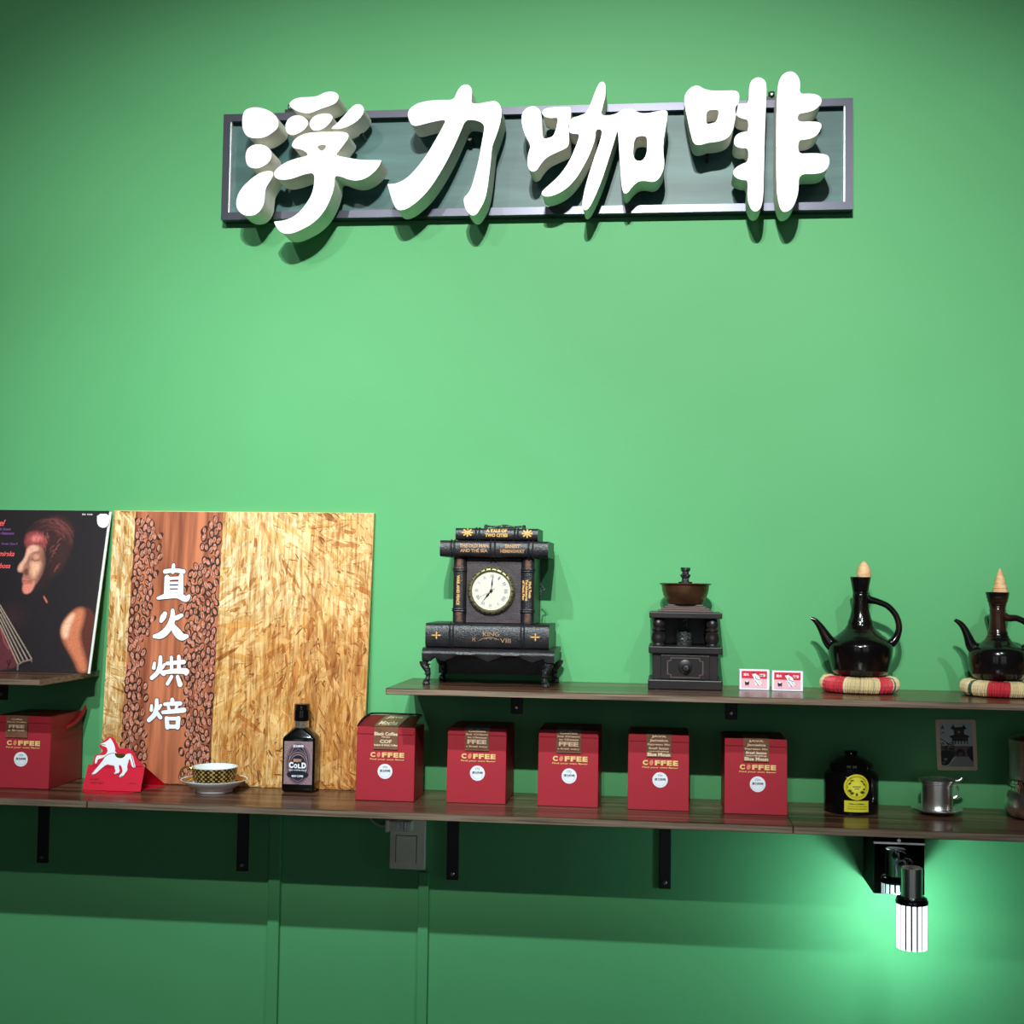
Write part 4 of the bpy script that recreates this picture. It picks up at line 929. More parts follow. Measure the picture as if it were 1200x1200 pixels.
# ------------------------------------------------------------------ match boxes
def matchbox(label, l, r, t, b, y0):
    xl, xr = at(l, b, y0).x, at(r, b, y0).x; zt = at((l+r)/2, t, y0).z; wd, H_ = xr-xl, zt-ZU-.0004
    root = thing('matchbox', label, 'matchbox', ((xl+xr)/2, y0, ZU), 'white picture matchboxes beside the coffee mill')
    bm = B(); box(bm, xl, xr, y0, y0+.014, ZU+.0004, zt, .0007); obj('carton', bm, M['white'], root)
    F_ = lambda u, v, h: Vector((xl+u, y0-h, ZU+.0004+v))
    iw, ih = wd*.85, H_*.84; ox, oz = wd*.07, H_*.09; k = iw/400
    G = lambda u, v, h: F_(u+ox, v+oz, h)
    cv = Canvas(iw, ih, 170, 116, (238, 180, 192))
    q = lambda pts: [((x-120)*k, ih-(y-150)*k*ih/(270*k)) for x, y in pts]
    cv.poly(q([(110,140),(530,140),(530,272),(110,268)]), (216, 44, 66), 3*k, 1, False)
    cv.poly(q([(122,272),(518,275),(518,420),(122,412)]), (240, 188, 198), 3*k, 1, False)
    cv.line(q([(121,152),(519,152),(519,419),(121,419),(121,152)]), 3*k, (180, 110, 130), .8, 3*k)
    W_ = (246, 244, 246); K_ = (34, 38, 58)
    cv.poly(q([(285,195),(300,178),(335,178),(345,200),(395,225),(412,265),(405,290),(430,330),(450,365),(400,372),(380,345),(345,390),(335,340),(320,300),(300,280),(310,245),(290,225)]), W_, 3*k, 1)
    cv.poly(q([(282,198),(295,176),(330,174),(338,188),(305,196)]), (60, 20, 30), 3*k, 1)
    cv.line(q([(345,235),(345,272),(405,292)]), 9*k, K_, 1, 3*k); cv.line(q([(330,300),(360,340),(385,375)]), 10*k, K_, .9, 3*k); cv.line(q([(300,245),(318,285)]), 10*k, K_, .9, 3*k)
    cv.line(q([(385,300),(410,345),(445,368)]), 7*k, K_, .8, 3*k); cv.line(q([(460,270),(458,350)]), 3*k, (200, 90, 110), .9, 3*k)
    cv.poly(q([(172,310),(182,322),(228,322),(240,305),(242,345),(235,375),(222,372),(205,368),(188,378),(176,372)]), K_, 3*k, 1); cv.blob(*q([(208,318)])[0], 20*k, 12*k, (250, 236, 240), 1, 0, 3)
    for x in (184, 206, 230): cv.line(q([(x,360),(x,388)]), 6*k, K_, 1, 3*k)
    p = cv.mesh('picture', G, .0003, root)
    bm = B(); a_ = q([(195, 208)])[0]; b_ = q([(447, 214)])[0]
    text(bm, '直火', a_[0], a_[1], 88*k, 42*k, G, .0006, 0, .05); text(bm, '烘焙', b_[0], b_[1], 92*k, 46*k, G, .0006, 0, .05)
    obj('picture_lettering', bm, M['white'], p, recalc=False)
    return root
matchbox('left of the two white matchboxes with red and pink picture, nearer the mill', 866.4, 901.6, 784.6, 808.5, -.098)
matchbox('right of the two white matchboxes with red and pink picture, nearer the clay pot', 904.6, 941, 786.4, 810.5, -.106)

# ------------------------------------------------------------------ coffee mill
gy0, gy1 = -.135, -.015
zg = lambda x, y, Y=gy0: at(740+x/5.4545, 650+y/5.4545, Y)
gc = (zg(105, 830).x+zg(582, 830).x)/2; gyc = (gy0+gy1)/2
mill = thing('coffee_mill', 'dark wooden hand coffee mill with copper bowl, columns and drawer', 'coffee mill', (gc, gyc, ZU))
def gz(y, Y=gy0): return zg(350, y, Y).z
hwb = (zg(582, 830).x-zg(105, 830).x)/2; k = hwb/238.5
za = ZU+.0004
gsh = ZU+.0004-gz(860)
def G2(y): return gz(y)+gsh*max(0, (y-700)/160)
bm = B(); box(bm, gc-hwb, gc+hwb, gy0, gy1, za, G2(800), .0018); obj('plinth', bm, M['mill'], mill)
hb = 210*k
bm = B(); box(bm, gc-hb, gc+hb, gy0+.008, gy1-.004, G2(800), G2(632), .001); obj('drawer_case', bm, M['mill'], mill)
bm = B(); box(bm, gc-157*k, gc+157*k, gy0+.005, gy0+.009, G2(797), G2(645), .0008); drw = obj('drawer', bm, M['mill'], mill)
bm = B(); wv, hv = 117*k, (G2(660)-G2(788))/2; zc_ = (G2(660)+G2(788))/2; c_ = .006
oct_ = [(-wv+c_, -hv), (wv-c_, -hv), (wv-c_, -hv+c_*.8), (wv, -hv+c_), (wv, hv-c_), (wv-c_, hv-c_*.8), (wv-c_, hv), (-wv+c_, hv), (-wv+c_, hv-c_*.8), (-wv, hv-c_), (-wv, -hv+c_), (-wv+c_, -hv+c_*.8)]
inn = [(x*.93, y*.9) for x, y in oct_]
extrude_poly(bm, [oct_, inn], lambda u, v, h: Vector((gc+u, h, zc_+v)), gy0+.0055, gy0+.0035, 0, 0); obj('drawer_moulding', bm, M['millhi'], drw)
bm = B(); lathe(bm, [(.0125, 0), (.0125, -.0015), (.011, -.0022)], (gc, gy0+.005, zc_+.002), 28, 'Y'); obj('knob_plate', bm, M['mill'], drw, True)
bm = B(); lathe(bm, [(.0035, 0), (.003, -.004), (.0062, -.008), (.0068, -.012), (.005, -.0155), (.001, -.0165)], (gc+.001, gy0+.0035, zc_+.001), 24, 'Y'); obj('knob', bm, M['iron'], drw, True)
bm = B(); box(bm, gc-236*k, gc+236*k, gy0, gy1, G2(634), G2(590), .0014); obj('middle_slab', bm, M['mill'], mill)
colh0, colh1 = G2(590), G2(408)
def column_(cx_, cy2):
    bm = B(); Hc_ = colh1-colh0; r = 44*k
    prof = [(r*.95, 0), (r, .02), (r*.9, .05), (r*.82, .1), (r*1.02, .2), (r*1.05, .33), (r*.95, .42), (r*.98, .44), (r*1.0, .47), (r*.72, .52), (r*.98, .57), (r*.98, .61), (r*.72, .66), (r*.86, .72), (r*.9, .82), (r*.78, .92), (r*.55, .99), (r*.5, 1)]
    lathe(bm, [(a, b*Hc_) for a, b in prof], (cx_, cy2, colh0), 28); obj('column', bm, M['mill'], mill, True)
for sx_ in (-1, 1):
    for y_ in (gy0+.016, gy1-.018): column_(gc+sx_*174*k, y_)
bm = B(); lathe(bm, [(48*k, 0), (50*k, .002), (50*k, (colh1-colh0)*.50), (46*k, (colh1-colh0)*.55), (20*k, (colh1-colh0)*.56), (20*k, colh1-colh0)], (gc-4*k, gyc, colh0), 28); obj('grinding_funnel', bm, M['iron'], mill, True)
bm = B(); box(bm, gc-hb*.97, gc+hb*.97, gy1-.012, gy1-.008, colh0, colh1); obj('back_panel', bm, M['mill'], mill)
zt = G2(370); bm = B(); box(bm, gc-234*k, gc+234*k, gy0, gy1, colh1, zt, .0014); obj('top_slab', bm, M['mill'], mill)
bm = B(); hst = .0045; bw = 178*k
for i, w_ in enumerate((178, 158, 136, 118)): box(bm, gc-w_*k, gc+w_*k, gyc-w_*k*.6, gyc+w_*k*.6, zt+i*hst*.75, zt+(i+1)*hst*.75, .001)
obj('stepped_mount', bm, M['millhi'], mill)
zb0 = zt+3*hst; gyb = gyc
zr_ = gz(186, gyc); bh = zr_-zb0; br = (zg(508, 186, gyc).x-zg(175, 186, gyc).x)/2
bm = B(); lathe(bm, [(br*.40, 0), (br*.62, .02*bh), (br*.74, .18*bh), (br*.83, .4*bh), (br*.89, .65*bh), (br*.915, .92*bh), (br*.99, .965*bh), (br, bh), (br*.985, bh+.001), (br*.90, bh-.0005), (br*.86, .7*bh), (br*.7, .3*bh), (.004, .2*bh)], (gc, gyb, zb0), 56); obj('bowl', bm, M['copper'], mill, True)
bm = B(); tk = gz(84, gyc)-zr_; tk = tk; 
lathe(bm, [(.006, -bh*.8), (.006, 0), (.0125, .0002), (.0125, .0028), (.007, .0034), (.0062, .30*tk), (.0085, .42*tk), (.0098, .52*tk), (.006, .62*tk), (.0062, .74*tk), (.0088, .80*tk), (.0088, .985*tk), (.007, tk)], (gc, gyb, zr_+.0006), 28); obj('spindle', bm, M['iron'], mill, True)

# ------------------------------------------------------------------ clay pots on woven rings
def ring_mat(name, cx_, cy2, bands):
    m = bpy.data.materials.new(name); m.use_nodes = True; nt = m.node_tree; b_ = nt.nodes['Principled BSDF']; b_.inputs['Roughness'].default_value = .6
    a = nt.nodes.new('ShaderNodeAttribute'); a.attribute_name = 'Col'; nt.links.new(a.outputs['Color'], b_.inputs['Base Color']); return m
def woven_ring(label, cx_, cy2, R_, r_, bands, scale=1):
    n1, n2 = 720, 14; vs = []; cl = []; fs = []
    for i in range(n1):
        a = 2*PI*i/n1; wv = .0010*math.sin(i*2*PI/7.2)+.0005*math.sin(i*.37); deg = math.degrees(a) % 360
        col = (222, 200, 152)
        for d0, d1, c in bands:
            if d0 <= deg < d1: col = c
        sh = random.uniform(.82, 1.08)
        for j in range(n2):
            b = 2*PI*j/n2; rr_ = r_+wv
            sq = 1/max(abs(math.cos(b)), abs(math.sin(b)))**.35
            vs.append((cx_+(R_+rr_*1.0*math.cos(b)*sq)*math.cos(a+.02*math.sin(b)), cy2+(R_+rr_*math.cos(b)*sq)*math.sin(a+.02*math.sin(b)), ZU+r_*.92+.0004+.0012+rr_*.88*math.sin(b)*sq*.92)); cl.append(np.append(np.array(lin(col))*sh, 1))
    for i in range(n1):
        for j in range(n2): fs.append((i*n2+j, ((i+1) % n1)*n2+j, ((i+1) % n1)*n2+(j+1) % n2, i*n2+(j+1) % n2))
    me = bpy.data.meshes.new('woven_ring'); me.from_pydata(vs, [], fs); a = me.color_attributes.new('Col', 'FLOAT_COLOR', 'POINT'); a.data.foreach_set('color', np.array(cl).ravel())
    zmin = min(v[2] for v in vs); 
    for v in me.vertices: v.co.z += ZU+.0004-zmin
    root = thing('pot_ring', label, 'pot stand', (cx_, cy2, ZU))
    o = link('wound_fibre', me, M['print'], root)
    bm = B()
    for k in range(26):
        a = -random.uniform(.1, PI-.1); p = Vector((cx_+(R_+r_*.8)*math.cos(a), cy2+(R_+r_*.8)*math.sin(a), ZU+r_*random.uniform(.8, 1.8)))
        q = p+Vector((random.uniform(-.008, .008), -random.uniform(.0, .004), random.uniform(-.002, .005))); tube(bm, [(*p, .0002), (*((p+q)/2+Vector((0, -.001, .001))), .0002), (*q, .00015)], 4, smooth=1)
    o2 = obj('loose_fibres', bm, mat('straw', (214, 194, 150), .7), root); o2['kind'] = 'stuff'
    return max(v[2] for v in vs)+ZU+.0004-zmin
def clay_pot(label, cpx, Y, prof, y_bot, y_top, spout, handle, stopper, m, base_z, hm=None):
    z4 = lambda x, y: at(930+x/4.444, 640+y/4.444, Y)
    c = z4(cpx, 500); cx_ = c.x; k = abs(z4(cpx+100, 500).x-cx_)/100
    root = thing('clay_coffee_pot', label, 'coffee pot', (cx_, Y, base_z))
    dz = base_z-z4(cpx, y_bot).z
    zf = lambda y: z4(cpx, y).z+dz
    bm = B(); P = [(r*k, zf(y)-base_z) for r, y in prof][::-1]
    P = [tuple(p) for p in cr_path(P, 4)]; P = [(max(a, .0005), b) for a, b in P]
    Pn = []
    for i, (a, b) in enumerate(P): Pn.append((a+(.0005*math.sin(b*1500) if .07 < b < .15 else 0), b))
    rt = prof[0][0]*k; zt = Pn[-1][1]
    Pn += [(rt-.004, zt+.0003), (rt-.006, zt-.004)]
    lathe(bm, Pn, (cx_, Y, base_z), 48); obj('pot_body', bm, m, root, True)
    bm = B(); tube(bm, [(z4(x, 0).x, Y, zf(y), r*k) for x, y, r in spout], 14); obj('spout', bm, m, root, True)
    bm = B(); tube(bm, [(z4(x, 0).x, Y, zf(y), r*k) for x, y, r in handle], 14); obj('handle', bm, hm or m, root, True)
    bm = B(); lathe(bm, [(r*k, zf(y)-base_z) for r, y in stopper], (z4(stopper_c, 0).x, Y, base_z), 28); obj('stopper', bm, M['cork'], root, True)
    return root
r1x, ry = at(1007, 795, -.085).x, -.085
RED, GRN, CR, PUR = (206, 58, 70), (52, 84, 66), (222, 200, 152), (96, 74, 96)
t1 = woven_ring('cream and red wound fibre ring under the left clay pot', r1x, ry, .0515, .0170, [(196, 238, RED), (262, 264, (196, 176, 140)), (282, 284, (130, 140, 110)), (294, 318, RED), (322, 325, GRN), (238, 242, (236, 220, 180)), (40, 80, RED), (110, 140, RED)])
r2x, ry2 = at(1172, 800, -.095).x, -.095
t2 = woven_ring('cream and red wound fibre ring under the right clay pot', r2x, ry2, .0505, .0165, [(205, 211, GRN), (238, 271, RED), (296, 300, GRN), (309, 340, PUR), (60, 90, RED)])
stopper_c = 366
clay_pot('dark clay coffee pot with rounded stopper, left of the two', 348, ry,
  [(54,155),(53,165),(48,190),(42,225),(40,250),(43,290),(50,340),(62,385),(76,418),(98,440),(130,465),(155,488),(167,508),(169,525),(166,560),(158,605),(148,640),(132,660),(95,668),(2,669)], 669, 155,
  [(215,520,40),(185,492,34),(160,450,25),(135,410,18),(112,384,13),(92,373,8)],
  [(372,245,14),(395,270,20),(440,282,17),(492,305,16),(532,350,16),(549,405,17),(540,455,19),(515,492,24),(480,505,28)],
  [(36,165),(38,150),(37,130),(32,108),(22,90),(10,77),(1,71)], M['clay'], t1-.0008)
stopper_c = 1074
clay_pot('dark clay coffee pot with reddish neck and pointed spiral stopper at right edge', 1063, ry2,
  [(62,243),(60,253),(54,280),(45,310),(41,335),(42,380),(46,430),(54,465),(68,490),(95,512),(128,530),(146,550),(152,580),(150,625),(142,662),(125,688),(95,698),(2,699)], 699, 243,
  [(950,545,40),(925,522,32),(908,480,24),(890,440,19),(868,410,15),(838,390,9)],
  [(1085,355,18),(1115,375,20),(1165,378,17),(1215,405,16),(1240,450,16),(1235,500,19),(1200,535,24),(1165,548,26)],
  [(40,250),(41,238),(36,224),(38,221),(30,200),(32,197),(24,178),(25,175),(17,155),(18,152),(9,132),(1,118)], M['clay2'], t2-.0008)

# ------------------------------------------------------------------ book clock
cyf = -.150
zk = lambda x, y, Y=cyf: at(480+x/5.4545, 600+y/5.4545, Y)
ck = thing('mantel_clock', 'black mantel clock built of leather books with round white dial', 'clock', (zk(510, 700).x, -.09, ZU))
kk = abs(zk(600, 500).x-zk(500, 500).x)/100
zoff = ZU+.0004-zk(500, 1110, -.15).z
def CX(x, Y=cyf): return zk(x, 600, Y).x
def CZ(y, Y=cyf): return zk(510, y, Y).z+zoff*max(0, (y-700)/400)
def spine_book(name, x0, x1, z0, z1, yf, yb, vertical=False, ridges=(), m='leather', cover=.0022, page=True):
    """closed book whose rounded spine faces the room"""
    bm = B(); n = 8; bul = .008; 
    def ring(t0, t1, along, yf_, grow=0):
        pass
    if not vertical:
        zc_, hz = (z0+z1)/2, (z1-z0)/2
        prof = [(yb, hz), (yf+bul, hz)]+[(yf+bul-bul*math.sin(PI/2*k/4)*1, hz*math.cos(PI/2*k/4)**.6) for k in range(1, 4)]+[(yf, 0)]
        prof = prof+[(y, -z) for y, z in prof[::-1][1:]]
        A = [bm.verts.new((x0, y, zc_+z)) for y, z in prof]; Bv = [bm.verts.new((x1, y, zc_+z)) for y, z in prof]
    else:
        xc_, hx_ = (x0+x1)/2, (x1-x0)/2
        prof = [(yb, hx_), (yf+bul, hx_)]+[(yf+bul-bul*math.sin(PI/2*k/4), hx_*math.cos(PI/2*k/4)**.6) for k in range(1, 4)]+[(yf, 0)]
        prof = prof+[(y, -z) for y, z in prof[::-1][1:]]
        A = [bm.verts.new((xc_+x, y, z0)) for y, x in prof]; Bv = [bm.verts.new((xc_+x, y, z1)) for y, x in prof]
    n = len(prof)
    for i in range(n-1): bm.faces.new((A[i], A[i+1], Bv[i+1], Bv[i]))
    bm.faces.new((A[n-1], A[0], Bv[0], Bv[n-1])); bm.faces.new(A); bm.faces.new(Bv[::-1])
    b = obj(name, bm, M[m], ck, True)
    for t in ridges:
        bm = B(); P = []
        if not vertical:
            X = x0+(x1-x0)*t
            P = [(X, y-.0006 if y < yf+bul else y, zc_+z*1.04, .0016) for y, z in prof if y < yf+.05]
        else:
            Zt = z0+(z1-z0)*t
            P = [(xc_+x*1.04, y-.0006 if y < yf+bul else y, Zt, .0016) for y, x in prof if y < yf+.05]
        tube(bm, P, 8, smooth=2); obj('raised_band', bm, M['leather'], b, True)
    return b
goldp = mat('gilt lettering', (214, 164, 92), .4); goldd = mat('dull gilt lettering', (168, 128, 92), .45)
def ft(Y): return lambda u, v, h: Vector((u, Y-h, v))
def bend(u, v, h): pass
# top book
ty_ = -.150
b_ = spine_book('top_book', CX(285), CX(812), CZ(180), CZ(103), ty_, -.045, ridges=(.25, .29, .72, .76))
def on_spine(zc_, hz, yf): return lambda u, v, h: Vector((u, yf+.008*(1-math.sqrt(max(0, 1-min(1, abs(v-zc_)/hz)**3.3)))-h, v))
S = on_spine((CZ(180)+CZ(103))/2, (CZ(103)-CZ(180))/2, ty_)
bm = B(); text(bm, 'A TALE OF', CX(548), CZ(120), 135*kk, 22*kk, S, .0007, 0, .05); text(bm, 'TWO CITIES', CX(548), CZ(148), 145*kk, 22*kk, S, .0007, 0, .05)
def ornament(bm, cx_, cz_, r, S):
    for k in range(8):
        a = 2*PI*k/8; brush(bm, [(cx_, cz_, r*.3), (cx_+math.cos(a)*r*1.1, cz_+math.sin(a)*r*.85, r*.36)], S, .0007)
ornament(bm, CX(362), CZ(132), 28*kk, S); ornament(bm, CX(745), CZ(135), 28*kk, S)
obj('spine_lettering', bm, goldp, b_, recalc=False)
bm = B(); h0 = CZ(103); tube(bm, [(CX(458), -.10, h0, .0035), (CX(456), -.10, h0+.006, .003), (CX(470), -.10, h0+.0055, .0018), (CX(530), -.10, h0+.004, .0022), (CX(580), -.10, h0+.0055, .0034), (CX(630), -.10, h0+.004, .0022), (CX(695), -.10, h0+.0055, .0018), (CX(706), -.10, h0+.006, .003), (CX(704), -.10, h0, .0035)], 10)
obj('carrying_handle', bm, M['iron'], ck, True)
# second book
b_ = spine_book('second_book', CX(190), CX(882), CZ(288), CZ(184), -.156, -.030, ridges=(.105, .135, .47, .51, .82, .86))
S = on_spine((CZ(288)+CZ(184))/2, (CZ(184)-CZ(288))/2, -.156)
bm = B(); text(bm, 'THE OLD MAN', CX(408), CZ(218), 185*kk, 24*kk, S, .0007, 0, .05); text(bm, 'AND THE SEA', CX(408), CZ(248), 175*kk, 22*kk, S, .0007, 0, .04)
text(bm, 'ERNEST', CX(655), CZ(218), 95*kk, 24*kk, S, .0007, 0, .05); text(bm, 'HEMINGWAY', CX(655), CZ(250), 155*kk, 22*kk, S, .0007, 0, .04)
obj('spine_lettering', bm, goldd, b_, recalc=False)
# side books and plate
yv = -.142
for (x0, x1, txt, sz) in ((268, 350, 'WAR AND PEACE', 1), (708, 792, None, 0)):
    b_ = spine_book('side_book', CX(x0), CX(x1), CZ(712), CZ(292), yv, -.030, True, ridges=(.18, .21, .80, .83))
    for (t0, t1) in ((.84, .99), (.02, .16)):
        bm = B(); z0_, z1_ = CZ(712)+(CZ(292)-CZ(712))*t0, CZ(712)+(CZ(292)-CZ(712))*t1
        xc_ = (CX(x0)+CX(x1))/2; hx_ = (CX(x1)-CX(x0))/2*.78
        n_ = 8; r1 = []; 
        for k_2 in range(n_+1):
            q = -1+2*k_2/n_; r1.append([bm.verts.new((xc_+hx_*q, yv-.0006+.0055*abs(q)**2.6, z)) for z in (z0_, z1_)])
        for a, b2 in zip(r1, r1[1:]): bm.faces.new((a[0], b2[0], b2[1], a[1]))
        obj('worn_patch', bm, M['leatherbrown'], b_, True)
    bm = B(); S = ft(yv-.0002)
    if txt: text(bm, txt, CX(304), CZ(502), 190*kk, 20*kk, S, .0006, 0, .05, rot=-PI/2)
    else:
        text(bm, 'Mark Twain', CX(765), CZ(495), 105*kk, 17*kk, lambda u, v, h: Vector((u, yv+.001-h, v)), .0010, 0, .05, rot=-PI/2); text(bm, 'The Adventures', CX(744), CZ(497), 135*kk, 17*kk, S, .0006, 0, .05, rot=-PI/2); text(bm, 'of Huck Finn', CX(724), CZ(497), 125*kk, 16*kk, S, .0006, 0, .05, rot=-PI/2)
    obj('spine_lettering', bm, goldp, b_, recalc=False)
bm = B(); box(bm, CX(352), CX(706), -.134, -.034, CZ(712), CZ(292), .001); obj('face_plate', bm, M['clockplate'], ck)
bm = B(); tube(bm, [(CX(812), -.09, CZ(455), .0015), (CX(842), -.09, CZ(490), .0015), (CX(820), -.09, CZ(500), .0015), (CX(815), -.09, CZ(545), .0015)], 6, smooth=3); obj('winding_key', bm, M['iron'], ck, True)
# dial
dxc, dzc = CX(519, -.14), CZ(503, -.14); 
bm = B(); R1 = 153*kk; R2 = 124*kk
lathe(bm, [(R2, 0), (R1, 0), (R1+.0005, -.003), (R1-.002, -.007), (R1-.0045, -.0085), (R2+.002, -.0085), (R2, -.0065), (R2, -.002)], (dxc, -.134, dzc), 72, 'Y', cap=False)
bz = obj('bezel', bm, M['bronze'], ck, True)
bm = B()
for k_2 in range(24):
    a = 2*PI*k_2/24; rm = (R1+R2)/2+.0004; lathe(bm, [(.0018, 0), (.0018, -.0008), (.0008, -.001)], (dxc+rm*math.cos(a), -.1424, dzc+rm*math.sin(a)), 8, 'Y')
    a += PI/24; lathe(bm, [(.0010, 0), (.0008, -.0009)], (dxc+(rm+.0018)*math.cos(a), -.1418, dzc+(rm+.0018)*math.sin(a)), 6, 'Y')
obj('bezel_studs', bm, M['blackmetal'], bz, True)
bm = B(); lathe(bm, [(R2+.0002, 0), (R2+.0002, -.0035)], (dxc, -.134, dzc), 64, 'Y'); dial = obj('dial', bm, M['cream'], ck)
Fd = lambda u, v, h: Vector((dxc+u, -.1377-h, dzc+v)); bm = B()
for k_2, nm in enumerate(['XII', 'I', 'II', 'III', 'IIII', 'V', 'VI', 'VII', 'VIII', 'IX', 'X', 'XI']):
    a = PI/2-2*PI*k_2/12-.03; text(bm, nm, R2*.76*math.cos(a), R2*.76*math.sin(a), {1: .09, 2: .14, 3: .19, 4: .23}.get(len(nm), .2)*R2, .17*R2, Fd, .0002, 0, .01, rot=a-PI/2)
for k_2 in range(60):
    a = 2*PI*k_2/60; disc(bm, R2*.90*math.cos(a), R2*.90*math.sin(a), .00035, .00035, Fd, .0002, 6)
obj('numerals', bm, M['inkblue'], dial, recalc=False)
def hand(name, a, L, wd, Fh, hh_, tail=.15):
    bm = B(); d = (math.cos(a), math.sin(a)); P = [(-d[0]*L*tail, -d[1]*L*tail, wd*.6), (0, 0, wd), (d[0]*L*.25, d[1]*L*.25, wd*.6), (d[0]*L*.45, d[1]*L*.45, wd*1.8), (d[0]*L*.7, d[1]*L*.7, wd*.8), (d[0]*L, d[1]*L, wd*.3)]
    brush(bm, P, Fh, hh_); obj(name, bm, M['black'], dial, recalc=False)
hand('hour_hand', math.radians(232), R2*.62, .0020, Fd, .0010); hand('minute_hand', math.radians(84), R2*.80, .0014, Fd, .0016)
bm = B(); brush(bm, [(-R2*.58, -R2*.34, .0004), (R2*.2, R2*.13, .0005)], Fd, .0020); obj('second_hand', bm, M['ink'], dial, recalc=False)
bm = B(); lathe(bm, [(.0028, 0), (.0022, -.0012), (.0008, -.0018)], (dxc, -.1388, dzc), 16, 'Y'); obj('hand_boss', bm, M['blackmetal'], dial, True)
# base book, bench, legs
b_ = spine_book('base_book', CX(113), CX(898), CZ(870), CZ(716), -.165, -.028, ridges=(.20, .225, .775, .80))
S = on_spine((CZ(870)+CZ(716))/2, (CZ(716)-CZ(870))/2, -.165)
bm = B(); text(bm, 'KING', CX(531), CZ(778), 102*kk, 26*kk, S, .0008, 0, .0); text(bm, 'H', CX(422), CZ(812), 16*kk, 30*kk, S, .0008, 0, 0); text(bm, 'VIII', CX(622), CZ(818), 66*kk, 28*kk, S, .0008, 0, 0)
brush(bm, [(CX(450), CZ(822), .0006), (CX(480), CZ(808), .0009), (CX(530), CZ(800), .0009), (CX(580), CZ(812), .0006)], S, .0008)
for q in (490, 520, 550): brush(bm, [(CX(q), CZ(802), .0006), (CX(q+10), CZ(812), .0006), (CX(q+16), CZ(804), .0006)], S, .0008)
obj('spine_lettering', bm, goldd, b_, recalc=False)
bm = B()
for q in (185, 812):
    for dx_, dz_ in ((0, 24), (0, -24), (28, 0), (-32, 0)): brush(bm, [(CX(q), CZ(792), .0009), (CX(q)+dx_*.6*kk, CZ(792)+dz_*.6*kk, .0026), (CX(q)+dx_*kk, CZ(792)+dz_*kk, .0008)], S, .0008)
obj('gilt_cross', bm, goldp, b_, recalc=False)
# bench with rounded front and scalloped apron
bm = B(); X0, X1 = CX(97), CX(935); yb_ = -.020; zt, zb_ = CZ(872), CZ(960); nx = 48; rowsA = []
for i in range(nx+1):
    t = i/nx; X = X0+(X1-X0)*t; sc_ = .012*(.5+.5*math.cos(6*PI*(t-.5)))*(1 if .1 < t < .9 else .2) if .1 < t < .9 else .002
    zlo = zb_+(.009*abs(math.sin(PI*3*(t-.5)))**1.0 if .08 < t < .92 else 0)
    ring = [(X, yb_, zt), (X, -.158, zt), (X, -.166, zt-.002), (X, -.171, zt-.007), (X, -.1715, zt-.011), (X, -.168, zlo+.002), (X, -.162, zlo), (X, -.158, zlo), (X, -.158, zt-.008), (X, yb_, zt-.008)]
    rowsA.append([bm.verts.new(p) for p in ring])
for a, b2 in zip(rowsA, rowsA[1:]):
    for j in range(10): bm.faces.new((a[j], a[(j+1) % 10], b2[(j+1) % 10], b2[j]))
bm.faces.new(rowsA[0]); bm.faces.new(rowsA[-1][::-1])
bench = obj('bench_top', bm, M['leather'], ck, True)
bm = B(); box(bm, X0+.002, X0+.006, -.16, yb_, zb_, zt-.002); box(bm, X1-.006, X1-.002, -.16, yb_, zb_, zt-.002); box(bm, X0+.006, X1-.006, yb_-.004, yb_, ZU+.012, zt-.004); obj('side_apron', bm, M['leather'], ck)
def cleg(x, y, s):
    bm = B(); H_ = CZ(965)-ZU-.0004
    tube(bm, [(x-s*.006, y, ZU+H_+.002, .0085), (x-s*.005, y, ZU+H_*.9, .0075), (x+s*.001, y, ZU+H_*.62, .0055), (x+s*.002, y, ZU+H_*.38, .0042), (x, y-.001, ZU+H_*.16, .0050), (x-s*.001, y-.003, ZU+.0045, .0060)], 12)
    lathe(bm, [(.0062, 0), (.0072, .002), (.0062, .0055), (.0045, .007)], (x-s*.0005, y-.003, ZU+.0004), 14)
    for z_ in (.2, .45, .7, .88): lathe(bm, [(.004, 0), (.0066, .0012), (.004, .0024)], (x+s*.001, y-.001, ZU+H_*z_), 12)
    obj('leg', bm, M['iron'], ck, True)
for x, s in ((CX(124), 1), (CX(878), -1)):
    cleg(x, -.158, s)
cleg(CX(150), -.030, 1); cleg(CX(905), -.032, -1)

# ------------------------------------------------------------------ wall socket plate and plug
sw = thing('wall_socket', 'ivory switch and socket plate hanging below the lower shelf', 'switch', (at(477, 990, 0).x, 0, .99))
swl, swr, swb = at(456, 1018, -.009).x, at(497.8, 1020, -.009).x, at(477, 1019, -.009).z
bm = B(); box(bm, swl, swr, -.009, -.0003, swb, swb+.120, .0022); obj('face_plate', bm, M['plastic'], sw)
wx = (swr-swl)
bm = B(); box(bm, swl+.19*wx, swl+.74*wx, -.0118, -.0085, at(477, 1010, -.011).z, at(477, 980, -.011).z, .0008); obj('rocker', bm, M['plastic'], sw)
bm = B()
for a_, b2, c_, d_ in ((.17, .19, 1011, 979.5), (.745, .765, 1011, 979.5)): box(bm, swl+a_*wx, swl+b2*wx, -.0096, -.0085, at(477, c_, -.01).z, at(477, d_, -.01).z)
box(bm, swl+.17*wx, swl+.765*wx, -.0096, -.0085, at(477, 979.6, -.01).z, at(477, 979.0, -.01).z)
obj('rocker_gap', bm, M['matblack'], sw)
pg = thing('power_plug', 'small ivory plug with cable in the socket below the shelf', 'plug', (at(466, 968, 0).x, -.01, at(466, 968, -.02).z))
pt, pb = at(466, 962, -.03).z, at(466, 974.5, -.03).z; pl0, pr0 = at(452, 968, -.03).x, at(483, 968, -.03).x
